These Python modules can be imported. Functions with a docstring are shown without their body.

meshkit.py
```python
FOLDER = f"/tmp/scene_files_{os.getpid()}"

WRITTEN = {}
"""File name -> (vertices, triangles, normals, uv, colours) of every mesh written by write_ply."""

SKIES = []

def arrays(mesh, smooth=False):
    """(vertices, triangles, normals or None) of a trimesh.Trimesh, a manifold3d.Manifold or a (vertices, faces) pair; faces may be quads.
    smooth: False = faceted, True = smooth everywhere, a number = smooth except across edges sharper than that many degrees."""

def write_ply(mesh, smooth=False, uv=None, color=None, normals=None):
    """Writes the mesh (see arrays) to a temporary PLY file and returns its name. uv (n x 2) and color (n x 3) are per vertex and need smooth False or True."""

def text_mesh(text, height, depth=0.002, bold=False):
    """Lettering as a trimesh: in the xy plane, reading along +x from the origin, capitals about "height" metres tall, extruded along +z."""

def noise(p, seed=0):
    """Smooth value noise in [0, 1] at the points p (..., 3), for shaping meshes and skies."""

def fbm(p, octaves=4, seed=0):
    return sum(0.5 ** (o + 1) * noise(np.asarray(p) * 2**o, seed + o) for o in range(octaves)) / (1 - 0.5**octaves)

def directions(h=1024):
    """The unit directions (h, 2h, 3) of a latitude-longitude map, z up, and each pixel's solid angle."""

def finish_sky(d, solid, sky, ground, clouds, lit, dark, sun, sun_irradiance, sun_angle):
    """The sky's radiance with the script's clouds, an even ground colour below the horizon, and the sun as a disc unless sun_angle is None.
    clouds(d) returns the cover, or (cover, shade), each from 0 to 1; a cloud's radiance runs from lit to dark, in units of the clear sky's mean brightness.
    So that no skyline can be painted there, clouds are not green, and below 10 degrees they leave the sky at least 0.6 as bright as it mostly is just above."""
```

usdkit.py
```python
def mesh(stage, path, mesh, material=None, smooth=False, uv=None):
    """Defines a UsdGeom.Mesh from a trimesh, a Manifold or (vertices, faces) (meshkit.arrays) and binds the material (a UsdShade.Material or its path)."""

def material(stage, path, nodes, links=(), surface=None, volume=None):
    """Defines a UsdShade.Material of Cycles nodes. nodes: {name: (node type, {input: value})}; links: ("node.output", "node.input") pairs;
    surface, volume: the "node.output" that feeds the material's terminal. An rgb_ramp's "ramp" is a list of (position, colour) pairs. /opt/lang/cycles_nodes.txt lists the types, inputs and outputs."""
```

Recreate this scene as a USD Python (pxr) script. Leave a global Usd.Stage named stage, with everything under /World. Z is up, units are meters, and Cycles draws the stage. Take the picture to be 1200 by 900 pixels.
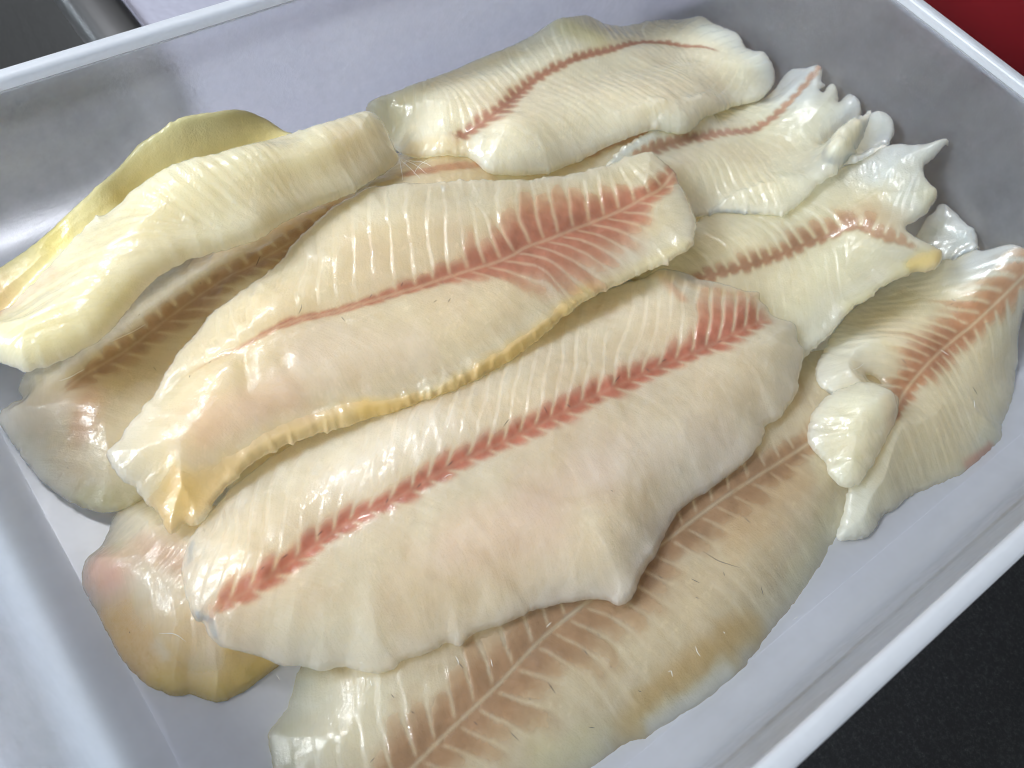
import math, numpy as np, trimesh, shapely, usdkit
from scipy.ndimage import map_coordinates, gaussian_filter, maximum_filter
from scipy.spatial import cKDTree
from pxr import Usd, UsdGeom, UsdLux, UsdShade, Gf, Sdf, Vt
from meshkit import fbm

stage = Usd.Stage.CreateInMemory()
UsdGeom.SetStageUpAxis(stage, 'Z'); UsdGeom.SetStageMetersPerUnit(stage, 1.0)
UsdGeom.Xform.Define(stage, '/World')

# ---------------------------------------------------------------- camera, lamps, exposure
cam = UsdGeom.Camera.Define(stage, '/World/camera')
R = ((0.79219002, -0.59463966, 0.13725394), (0.44958558, 0.72073699, 0.52764666), (-0.41268362, -0.35628903, 0.83830207))
E = (-0.14296746, -0.10658102, 0.26985222)
cam.AddTransformOp().Set(Gf.Matrix4d(*R[0], 0, *R[1], 0, *R[2], 0, *E, 1))
cam.CreateHorizontalApertureAttr(4.8); cam.CreateFocalLengthAttr(4.8 * 1080.2457 / 1200)
cam.CreateFStopAttr(2.4); cam.CreateFocusDistanceAttr(0.285); cam.CreateClippingRangeAttr((0.01, 100.0))
cam.CreateExposureAttr(-0.12)

def rect_lamp(name, at, to, w, h, power, colour):
    """a lamp w by h metres standing at 'at' and shining at 'to'"""
    l = UsdLux.RectLight.Define(stage, '/World/' + name)
    z = Gf.Vec3d(*at) - Gf.Vec3d(*to); z.Normalize()
    x = Gf.Cross(Gf.Vec3d(0, 0, 1), z); x = Gf.Vec3d(1, 0, 0) if x.GetLength() < 1e-3 else x.GetNormalized(); y = Gf.Cross(z, x)
    l.AddTransformOp().Set(Gf.Matrix4d(*x, 0, *y, 0, *z, 0, *at, 1))
    l.CreateWidthAttr(w); l.CreateHeightAttr(h); l.CreateIntensityAttr(power); l.CreateNormalizeAttr(False); l.CreateColorAttr(Gf.Vec3f(*colour))
    return l
rect_lamp('window_daylight', (-0.78, 0.34, 0.70), (0, 0, 0.03), 0.30, 0.30, 58.0, (0.90, 0.96, 1.0))
rect_lamp('lamp_over_sink', (-0.18, 0.62, 1.10), (0, 0, 0.03), 0.34, 0.14, 52.0, (0.95, 0.97, 1.0))
rect_lamp('side_window', (-1.35, -0.25, 0.62), (0, 0, 0.03), 1.2, 0.8, 3.4, (0.66, 0.92, 1.0))
rect_lamp('ceiling_bounce', (0.1, -0.2, 2.3), (0, 0, 0), 3.8, 3.8, 0.26, (1.0, 0.97, 0.93))

# ---------------------------------------------------------------- materials
def mat(name, nodes, links=(), surface='p.BSDF'):
    return usdkit.material(stage, '/World/Looks/' + name, nodes, links, surface=surface)
UsdGeom.Scope.Define(stage, '/World/Looks')
def flesh_material(name, rough=.27, coat=1.0, sss=.9, scale=.0044):
    return mat(name, {
        'c': ('attribute', {'attribute': 'flesh_colour'}), 'f': ('attribute', {'attribute': 'fibre'}),
        'map': ('mapping', {'scale': (1.5, .22, 1.0)}),
        'fib': ('noise_texture', {'scale': 1.0, 'detail': 3.0, 'roughness': .6}),
        'tc': ('geometry', {}),
        'grain': ('noise_texture', {'scale': 1500.0, 'detail': 2.0}),
        'blot': ('noise_texture', {'scale': 130.0, 'detail': 3.0, 'roughness': .6}),
        'ramp': ('rgb_ramp', {'ramp': [(0.3, (.93, .92, .90)), (0.55, (1, 1, 1)), (0.8, (1.05, 1.04, 1.02))]}),
        'mul': ('mix_color', {'blend_type': 'multiply', 'fac': .4, 'use_clamp': False}),
        'wet': ('map_range', {'from_min': .35, 'from_max': .65, 'to_min': rough * .6, 'to_max': rough * 1.5}),
        'coatw': ('map_range', {'from_min': .40, 'from_max': .60, 'to_min': coat * .35, 'to_max': coat}),
        'b1': ('bump', {'strength': .15, 'distance': .0005}),
        'b2': ('bump', {'strength': .35, 'distance': .0003}),
        'b3': ('bump', {'strength': .2, 'distance': .0005}), 'dew': ('noise_texture', {'scale': 520.0, 'detail': 2.0, 'roughness': .55}), 'b4': ('bump', {'strength': .8, 'distance': .00022}),
        'p': ('principled_bsdf', {'subsurface_method': 'random_walk', 'subsurface_weight': sss, 'subsurface_scale': scale, 'subsurface_radius': (1.0, .82, .60),
                                  'ior': 1.38, 'coat_roughness': .05, 'coat_ior': 1.36})},
        [('f.vector', 'map.vector'), ('map.vector', 'fib.vector'), ('tc.position', 'grain.vector'), ('tc.position', 'blot.vector'),
         ('fib.fac', 'ramp.fac'), ('c.color', 'mul.a'), ('ramp.color', 'mul.b'), ('mul.result', 'p.base_color'),
         ('blot.fac', 'wet.value'), ('wet.result', 'p.roughness'), ('blot.fac', 'coatw.value'), ('coatw.result', 'p.coat_weight'),
         ('fib.fac', 'b1.height'), ('grain.fac', 'b2.height'), ('b1.normal', 'b2.normal'), ('b2.normal', 'p.normal'),
         ('fib.fac', 'b3.height'), ('tc.position', 'dew.vector'), ('dew.fac', 'b4.height'), ('b3.normal', 'b4.normal'), ('b4.normal', 'p.coat_normal')])
M_FLESH = flesh_material('raw_fish_flesh')
M_SKIN = flesh_material('fatty_skin_side', .27, 1.0, .25, .0012)
def film_material(name, thin, thick, rough):
    """a semi-clear film of its own colour, thicker here and thinner there"""
    return mat(name, {
        'c': ('attribute', {'attribute': 'flesh_colour'}), 'tc': ('geometry', {}),
        'n': ('noise_texture', {'scale': 700.0, 'detail': 3.0, 'roughness': .6}), 'w': ('map_range', {'from_min': .35, 'from_max': .65, 'to_min': thin, 'to_max': thick}),
        'b': ('bump', {'strength': .5, 'distance': .0003}), 'clear': ('transparent_bsdf', {'color': (1, 1, 1)}),
        'p': ('principled_bsdf', {'roughness': rough, 'ior': 1.38, 'coat_weight': .8, 'coat_roughness': .05}), 'm': ('mix_closure', {})},
        [('c.color', 'p.base_color'), ('tc.position', 'n.vector'), ('n.fac', 'w.value'), ('w.result', 'm.fac'), ('n.fac', 'b.height'), ('b.normal', 'p.normal'),
         ('clear.BSDF', 'm.closure1'), ('p.BSDF', 'm.closure2')], surface='m.closure')
M_BLOOD = film_material('dark_muscle', .20, .50, .28)
M_FAT = film_material('yellow_fat', .20, .45, .30)
M_FLECK = mat('dark_fleck', {'p': ('principled_bsdf', {'base_color': (.05, .05, .06), 'roughness': .4})})
M_FIBRE = mat('white_membrane', {'p': ('principled_bsdf', {'base_color': (.86, .83, .78), 'roughness': .2, 'subsurface_weight': .3, 'subsurface_scale': .001})})

def plastic(name, tint, rough, trans, clear_low, clear_high):
    """frosted polypropylene: milky where it is thick (the floor), clearer up the thin walls"""
    return mat(name, {
        'tc': ('geometry', {}), 'n': ('noise_texture', {'scale': 38.0, 'detail': 5.0, 'roughness': .65}),
        'n2': ('noise_texture', {'scale': 900.0, 'detail': 2.0}), 'xyz': ('separate_xyz', {}),
        'cl': ('map_range', {'range_type': 'smoothstep', 'from_min': .0030, 'from_max': .0300, 'to_min': clear_low, 'to_max': clear_high}),
        'smear': ('noise_texture', {'scale': 16.0, 'detail': 6.0, 'roughness': .7, 'distortion': .6}), 'smr': ('map_range', {'from_min': .4, 'from_max': .75, 'to_min': 0.0, 'to_max': .12}), 'sub': ('math', {'math_type': 'subtract'}),
        'r': ('map_range', {'from_min': .3, 'from_max': .7, 'to_min': rough * .85, 'to_max': rough * 1.15}),
        'b': ('bump', {'strength': .25, 'distance': .0002}),
        'glass': ('principled_bsdf', {'base_color': tint, 'transmission_weight': 1.0, 'ior': 1.49}),
        'dif': ('principled_bsdf', {'base_color': tint, 'ior': 1.49}),
        'tr': ('translucent_bsdf', {'color': tint}),
        'm1': ('mix_closure', {'fac': trans}), 'm2': ('mix_closure', {})},
        [('tc.position', 'n.vector'), ('tc.position', 'n2.vector'), ('n.fac', 'r.value'), ('r.result', 'glass.roughness'), ('r.result', 'dif.roughness'),
         ('tc.position', 'xyz.vector'), ('xyz.z', 'cl.value'), ('tc.position', 'smear.vector'), ('smear.fac', 'smr.value'), ('cl.result', 'sub.value1'), ('smr.result', 'sub.value2'), ('sub.value', 'm2.fac'),
         ('n2.fac', 'b.height'), ('b.normal', 'glass.normal'), ('b.normal', 'dif.normal'),
         ('dif.BSDF', 'm1.closure1'), ('tr.BSDF', 'm1.closure2'), ('m1.closure', 'm2.closure1'), ('glass.BSDF', 'm2.closure2')], surface='m2.closure')
M_BOX = plastic('frosted_plastic', (.93, .945, 1.0), .22, .72, .22, .80)
M_RIM = plastic('frosted_plastic_rim', (.90, .92, .97), .28, .5, .3, .3)
M_COUNTER = mat('black_speckled_counter', {
    'tc': ('geometry', {}), 'n': ('noise_texture', {'scale': 900.0, 'detail': 4.0, 'roughness': .7}), 'v': ('voronoi_texture', {'scale': 1400.0}),
    'ra': ('rgb_ramp', {'ramp': [(.25, (.011, .011, .012)), (.5, (.020, .020, .022)), (.68, (.045, .045, .048)), (.8, (.16, .16, .16))]}),
    'b': ('bump', {'strength': .4, 'distance': .0004}), 'p': ('principled_bsdf', {'roughness': .62})},
    [('tc.position', 'n.vector'), ('tc.position', 'v.vector'), ('n.fac', 'ra.fac'), ('ra.color', 'p.base_color'), ('n.fac', 'b.height'), ('b.normal', 'p.normal')])
M_STEEL = mat('brushed_steel', {
    'tc': ('geometry', {}), 'm': ('mapping', {'scale': (40.0, 900.0, 900.0)}), 'n': ('noise_texture', {'scale': 1.0, 'detail': 3.0}),
    'v': ('noise_texture', {'scale': 420.0, 'detail': 2.0}), 'b': ('bump', {'strength': .25, 'distance': .0004}),
    'r': ('map_range', {'to_min': .28, 'to_max': .42}), 'p': ('principled_bsdf', {'base_color': (.60, .60, .63), 'metallic': 1.0})},
    [('tc.position', 'm.vector'), ('m.vector', 'n.vector'), ('n.fac', 'r.value'), ('r.result', 'p.roughness'), ('tc.position', 'v.vector'), ('v.fac', 'b.height'), ('b.normal', 'p.normal')])
M_DRAIN = mat('dimpled_steel', {
    'tc': ('geometry', {}), 'v': ('voronoi_texture', {'scale': 330.0, 'feature': 'smooth_f1'}), 'n': ('noise_texture', {'scale': 240.0, 'detail': 3.0}),
    'b': ('bump', {'strength': .3, 'distance': .0005}), 'p': ('principled_bsdf', {'base_color': (.44, .44, .54), 'metallic': .4, 'roughness': .5})},
    [('tc.position', 'v.vector'), ('v.distance', 'b.height'), ('b.normal', 'p.normal')])
M_CHROME = mat('polished_steel', {'p': ('principled_bsdf', {'base_color': (.72, .72, .74), 'metallic': 1.0, 'roughness': .30})})
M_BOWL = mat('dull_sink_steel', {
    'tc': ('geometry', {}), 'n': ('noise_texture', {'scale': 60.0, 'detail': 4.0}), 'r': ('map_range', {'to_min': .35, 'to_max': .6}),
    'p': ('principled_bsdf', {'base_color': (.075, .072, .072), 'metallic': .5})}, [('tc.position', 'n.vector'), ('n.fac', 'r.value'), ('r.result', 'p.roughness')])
M_RED = mat('red_enamel', {'tc': ('geometry', {}), 'n': ('noise_texture', {'scale': 25.0}), 'p': ('principled_bsdf', {'base_color': (.17, .008, .012), 'roughness': .35, 'coat_weight': .3})})
M_DROP = mat('water', {'p': ('principled_bsdf', {'base_color': (1, 1, 1), 'transmission_weight': 1.0, 'roughness': .0, 'ior': 1.33})})

# ---------------------------------------------------------------- helpers
taken = {}
def numbered(path):
    k = taken.get(path, -1) + 1; taken[path] = k
    return path if k == 0 else f'{path}_{k:03d}'
def tag(prim, label=None, cat=None, group=None, kind=None):
    for k, v in (('label', label), ('category', cat), ('group', group), ('kind', kind)):
        if v: prim.SetCustomDataByKey(k, v)
    return prim
def thing(name, label, cat, group=None, at=(0, 0, 0)):
    x = UsdGeom.Xform.Define(stage, numbered('/World/' + name)); x.AddTranslateOp().Set(Gf.Vec3d(*at))
    return tag(x.GetPrim(), label, cat, group)
def part(parent, name, mesh, material, smooth=30, **k):
    m = usdkit.mesh(stage, numbered(str(parent.GetPath()) + '/' + name if parent else '/World/' + name), mesh, material, smooth=smooth)
    return tag(m.GetPrim(), **k)
def loft(loops, cap0=False, cap1=False, closed=False):
    n = len(loops[0]); v = np.vstack(loops); F = []
    m = len(loops)
    for k in range(m if closed else m - 1):
        a, b = k * n, ((k + 1) % m) * n
        i = np.arange(n); j = (i + 1) % n
        F.append(np.stack([a + i, a + j, b + j], 1)); F.append(np.stack([a + i, b + j, b + i], 1))
    F = np.vstack(F)
    for on, k, rev in ((cap0, 0, True), (cap1, m - 1, False)):
        if on:
            c = len(v); v = np.vstack([v, loops[k].mean(0)]); i = np.arange(n); j = (i + 1) % n
            t = np.stack([k * n + i, k * n + j, np.full(n, c)], 1); F = np.vstack([F, t[:, ::-1] if rev else t])
    t = trimesh.Trimesh(v, F, process=False); t.fix_normals() if not (cap0 or cap1 or closed) is False else None
    return t
def rrect(hx, hy, r, z, k=10):
    a = np.linspace(0, np.pi / 2, k); out = []
    for q, (sx, sy) in enumerate(((1, 1), (-1, 1), (-1, -1), (1, -1))):
        b = a + q * np.pi / 2
        out.append(np.stack([sx * (hx - r) + r * np.cos(b), sy * (hy - r) + r * np.sin(b), np.full(k, z)], 1))
    o = np.vstack(out); d = []                                        # add points along the straight sides
    for i in range(len(o)):
        p, q = o[i], o[(i + 1) % len(o)]; d.append(p[None])
        if np.linalg.norm(q - p) > .05: d.append(p + (q - p) * np.linspace(0, 1, 14)[1:-1, None])
    return np.vstack(d)

# ---------------------------------------------------------------- the setting: counter, sink, something red beside the box
def sheet_with_hole(x0, x1, y0, y1, hole, z):
    from trimesh.creation import triangulate_polygon
    P = shapely.box(x0, y0, x1, y1).difference(shapely.Polygon(hole)) if hole is not None else shapely.box(x0, y0, x1, y1)
    v, f = triangulate_polygon(P, engine='earcut')
    return np.c_[v, np.full(len(v), z)], f
# sink bowl opening: a rounded rectangle left of x=-0.045
SX0, SX1, SY0, SY1 = -.46, -.0600, .163, .56
def sink_loop(off, z, r=.045):
    hx, hy = (SX1 - SX0) / 2 + off, (SY1 - SY0) / 2 + off
    return rrect(hx, hy, r + off, z, 8) + np.array([(SX0 + SX1) / 2, (SY0 + SY1) / 2, 0])
slab_hole = sink_loop(.030, 0)[:, :2]
part(None, 'counter', sheet_with_hole(-1.4, 1.4, -.9, .9, shapely.Polygon(sink_loop(.034, 0)[:, :2]).union(shapely.box(-.49, .142, .42, .60)).union(shapely.box(-.49, -.42, -.205, .16)).exterior.coords, -.0040), M_COUNTER, False, kind='structure')
def steel_top():
    from trimesh.creation import triangulate_polygon
    P = shapely.box(-.495, .1375, .425, .605).union(shapely.box(-.495, -.425, -.200, .2)).difference(shapely.Polygon(sink_loop(.0235, 0)[:, :2]))
    v, f = triangulate_polygon(P, engine='earcut')
    return np.c_[v, np.zeros(len(v))], f
drain = thing('kitchen_sink', 'stainless steel kitchen sink with dark bowl and dimpled drainer behind the plastic tub', 'sink')
part(drain, 'drainer', steel_top(), M_DRAIN, False)
lip = [(.0230, .0004), (.0226, .0026), (.0205, .0046), (.0170, .0056), (.0110, .0058), (.0060, .0052), (.0025, .0034), (.0, -.001), (-.001, -.004)]
part(drain, 'bowl_rim', loft([sink_loop(o, z) for o, z in lip]), M_CHROME, 60)
ins = [(-.001, -.0042), (-.0025, -.010), (-.006, -.03), (-.012, -.09), (-.018, -.13), (-.028, -.148), (-.045, -.155)]
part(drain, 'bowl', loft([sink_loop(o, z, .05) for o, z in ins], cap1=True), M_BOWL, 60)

prof = [(k[0] * 1.42, k[1]) for k in [(0, .0), (.075, .0), (.083, .003), (.088, .012), (.092, .05), (.094, .10), (.0955, .118), (.0985, .121), (.0985, .125), (.0945, .126), (.0915, .120), (.089, .06), (.084, .012), (.078, .0055), (0, .005)]]
pot = thing('red_pot', 'glossy dark red enamel pot standing beyond the far corner of the tub', 'pot', at=(.425, .050, -.0036))
part(pot, 'body', trimesh.creation.revolve(np.array(prof), sections=96), M_RED, 40)

# ---------------------------------------------------------------- the tub
HX, HY, HZ = .1826, .1308, .0830
def tub(off, z, r):
    x0, x1 = -(.176 + .024 * min(z / HZ, 1)) + off, .1776 - off       # the left end flares out more than the others
    return rrect((x1 - x0) / 2, HY - off, r, z) + np.array([(x0 + x1) / 2, .0008, 0])
inner = [(.0052, .0790, .0330), (.0058, .0400, .0325), (.0064, .0388, .0320), (.0074, .0140, .0290), (.0082, .0095, .0282), (.0100, .0062, .0265), (.0130, .0040, .0240), (.0165, .0030, .0210), (.0195, .0027, .0185)]
box = thing('plastic_tub', 'rectangular frosted translucent plastic tub holding the raw fish fillets', 'tub')
loops = [tub(o, z, r) for o, z, r in [(.0095, .0008, .0265), (.0076, .0024, .0285), (.0064, .0060, .0295), (.0034, .0790, .0350)] + inner]
loops += [tub(.0195, .0004, .0185)]
part(box, 'wall', loft(loops, closed=True), M_BOX, 50)
part(box, 'floor', loft([tub(.01953, .0004, .0185), tub(.01953, .0027, .0185)], cap0=True, cap1=True), M_BOX, 50)
rim = [(.0051, .0796, .0330), (.0050, .0818, .0330), (.0044, .0829, .0335), (.0034, .0832, .0345), (.0010, .0830, .0365), (.0, .0822, .037), (-.0002, .0760, .037), (.0006, .0758, .0365), (.0012, .0770, .0363), (.0014, .0796, .0362)]
part(box, 'rim', loft([tub(o, z, r) for o, z, r in rim], closed=True), M_RIM, 40)

# ---------------------------------------------------------------- fillets: a pile of draped slabs, all in millimetres
RES = 1.0                                                   # raster of the pile's height
GX0, GY0, GNX, GNY = -185.0, -140.0, 371, 281
GXX, GYY = np.meshgrid(GX0 + RES * np.arange(GNX), GY0 + RES * np.arange(GNY), indexing='ij')
def on_raster(R, x, y):
    return map_coordinates(R, [(np.asarray(x) - GX0) / RES, (np.asarray(y) - GY0) / RES], order=1, mode='nearest')
def sstep(a, b, x):
    t = np.clip((x - a) / (b - a + 1e-12), 0, 1); return t * t * (3 - 2 * t)
def n2(x, y, scale, seed=0, octaves=3):
    return fbm(np.stack([x / scale + 11.3 * seed, y / scale - 7.7 * seed, np.zeros_like(x) + 3.1 * seed], -1), octaves, seed) * 2 - 1
def chaikin(p, n, closed=True):
    p = np.asarray(p, float)
    for _ in range(n):
        q = np.roll(p, -1, 0) if closed else p[1:]
        a = p if closed else p[:-1]
        new = np.stack([.75 * a + .25 * q, .25 * a + .75 * q], 1).reshape(-1, 2)
        p = new if closed else np.vstack([p[:1], new, p[-1:]])
    return p
def dense(p, step, closed=True):
    p = np.asarray(p, float)
    if closed: p = np.vstack([p, p[:1]])
    d = np.r_[0, np.cumsum(np.linalg.norm(np.diff(p, axis=0), axis=1))]
    s = np.linspace(0, d[-1], max(4, int(d[-1] / step)), endpoint=not closed)
    return np.stack([np.interp(s, d, p[:, k]) for k in (0, 1)], 1)
def rough_outline(f):
    o = dense(chaikin(f['out'], f.get('ck', 2)), .35)
    a = f.get('jag', .5)
    c = np.linspace(0, 2 * np.pi, len(o), endpoint=False)
    t = np.roll(o, -1, 0) - np.roll(o, 1, 0); n = np.stack([t[:, 1], -t[:, 0]], 1); n /= np.linalg.norm(n, axis=1, keepdims=True) + 1e-9
    return o + n * (a * n2(o[:, 0], o[:, 1], 3.5, f['seed'], 3) + 1.2 * a * n2(o[:, 0], o[:, 1], 11., f['seed'] + 5, 2) + a * (.6 * n2(o[:, 0], o[:, 1], 1.3, f['seed'] + 6, 2) - 3.2 * np.clip(n2(o[:, 0], o[:, 1], 2.6, f['seed'] + 7, 1) - .45, 0, 1)))[:, None]
def edge_distance(f, x, y):
    """inside, distance to the outline, nearest outline points"""
    o = f['_o']; tree = f['_tree']
    inside = shapely.contains_xy(f['_poly'], x, y)
    d, i = tree.query(np.stack([x, y], -1))
    return inside, d, f['_b'][i]
def prepare(f):
    f['_o'] = rough_outline(f)
    holes = [dense(chaikin(h, 2), .35) for h in f.get('holes', [])]
    poly = shapely.Polygon(f['_o'], holes)
    if not poly.is_valid: poly = poly.buffer(0)
    if poly.geom_type != 'Polygon': poly = max(poly.geoms, key=lambda g: g.area)
    f['_poly'] = poly
    f['_b'] = np.vstack([dense(np.array(r.coords)[:-1], .2) for r in (poly.exterior, *poly.interiors)])
    f['_tree'] = cKDTree(f['_b'])
def slab(f, d):
    """thickness at distance d from the edge"""
    u = np.clip(d / f['Re'], 0, 1)
    return f['Te'] * np.sqrt(np.clip(1 - (1 - u) ** 2, 0, 1)) + (f['T'] - f['Te']) * np.sin(np.clip(d / f['Rm'], 0, 1) * np.pi / 2) ** 1.3
def axis_st(f, x, y):
    a = f['_a']; tree = f['_atree']
    if f['_alen'] == 0: return x * 0, y * 0 + 99
    _, i = tree.query(np.stack([x, y], -1))
    i = np.clip(i, 0, len(a) - 2)
    t = a[np.minimum(i + 4, len(a) - 1)] - a[np.maximum(i - 4, 0)]; t /= np.linalg.norm(t, axis=1, keepdims=True) + 1e-9
    r = np.stack([x, y], -1) - a[i]
    return f['_as'][i] + (r * t).sum(1), t[:, 0] * r[:, 1] - t[:, 1] * r[:, 0]
def set_axis(f):
    a = dense(chaikin(f['ax'], 3, False), .25, False)
    f['_a'], f['_atree'] = a, cKDTree(a)
    f['_as'] = np.r_[0, np.cumsum(np.linalg.norm(np.diff(a, axis=0), axis=1))]; f['_alen'] = f['_as'][-1]
def segments(f, x, y):
    """s, t, psi (phase of the muscle segments, in segments), side"""
    s, t = axis_st(f, x, y)
    at = np.abs(t); up = sstep(-1, 1, t)
    def lean(k1, t0, k2): return k1 * at + (k2 - k1) * 3 * np.log1p(np.exp(np.clip((at - t0) / 3, -30, 30)))
    L = up * lean(*f['lu']) + (1 - up) * lean(*f['ld'])
    psi = (s - L) / f['p'] + .48 * n2(x, y, 19., f['seed'] + 3, 2) + .10 * n2(x, y, 6., f['seed'] + 4, 2)
    return s, t, psi, up
def blood_mask(f, x, y, s, t, psi):
    if not f.get('bw'): return np.zeros_like(x)
    w = np.array(f['bw'], float); sf = s / max(f['_alen'], 1e-6)
    wu, wd = np.interp(sf, w[:, 0], w[:, 1]), np.interp(sf, w[:, 0], w[:, 2])
    ww = np.where(t > 0, wu, wd)
    rnd = (np.sin(np.floor(psi) * 91.7 + np.sign(t) * 13.1 + f['seed']) * 43758.5) % 1
    ww = ww * (.68 + .45 * rnd) * (1 + .30 * n2(x, y, 4, f['seed'] + 9, 3))
    fr = psi - np.floor(psi)
    septum = np.exp(-((np.minimum(fr, 1 - fr)) / f.get('sw', .10)) ** 2)
    taper = ww * (.82 + .18 * np.clip(4 * fr * (1 - fr), 0, 1) ** .5)         # each barb narrows to a point
    m = 1 - sstep(.30, 1.15, np.abs(t) / np.maximum(taper, .01))
    m *= 1 - f.get('sq', .6) * septum * sstep(*f.get('sg', (.6, 2.5)), np.abs(t))
    m *= 1 - .85 * f.get('cl', 0) * np.exp(-(t / .55) ** 2)
    end = sstep(-.02, .02, sf) * (1 - sstep(.985, 1.03, sf))
    return np.clip(m * end * np.clip(ww / 1.0, 0, 1), 0, 1)
def stroke_mask(x, y, pts, r, seed, soft=.9):
    q = dense(np.asarray(pts, float), .5, False) if len(pts) > 1 else np.asarray(pts, float)
    d, _ = cKDTree(q).query(np.stack([x, y], -1))
    d = d * (1 + .55 * n2(x, y, 7., seed, 3)) + .3 * n2(x, y, 2., seed + 1, 2)
    return 1 - sstep(r * (1 - soft), r * (1 + .35 * soft), d)
def relief(f, x, y, d, s, t, psi, up):
    fr = psi - np.floor(psi); near = sstep(.5, 7., d)
    rnd = (np.sin(np.floor(psi) * 57.3 + f['seed']) * 9631.7) % 1
    prof = (1 - fr) ** .9 * sstep(0, .20, fr) * 1.3 + .2
    fine = np.abs(((psi * 4.0 + .35 * n2(x, y, 5., f['seed'] + 17, 2)) % 1) - .5)
    A = (up * f['au'] + (1 - up) * f['ad']) * (.55 + .9 * rnd) * (.25 + 1.2 * sstep(-.6, .6, n2(x, y, 14., f['seed'] + 8, 2)))
    h = A * (prof - .7) * near * sstep(.5, 6, np.abs(t))
    h += .10 * fine * near * np.clip(A / .4, 0, 1)
    h -= f.get('groove', .6) * np.exp(-(t / 3.2) ** 2) * near * sstep(-.03, .05, s / max(f['_alen'], 1)) * (1 - sstep(.95, 1.05, s / max(f['_alen'], 1)))
    h += 0.6 * n2(x, y, 13., f['seed'] + 21, 2) * near + .24 * n2(x, y, 3.6, f['seed'] + 22, 2) * sstep(0, 2, d)
    for px, py, r, a in f.get('bumps', []):
        h += a * np.exp(-((x - px) ** 2 + (y - py) ** 2) / r ** 2) * sstep(0, 6, d)
    for pts, r, a in f.get('ridges', []):
        q = dense(np.asarray(pts, float), .5, False); dd, _ = cKDTree(q).query(np.stack([x, y], -1))
        h += a * np.exp(-(dd / r) ** 2) * sstep(0, 2.5, d)
    return h
def blur(A, m, sig):
    return gaussian_filter(A * m, sig / RES) / np.maximum(gaussian_filter(m.astype(float), sig / RES), 1e-4)
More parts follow.
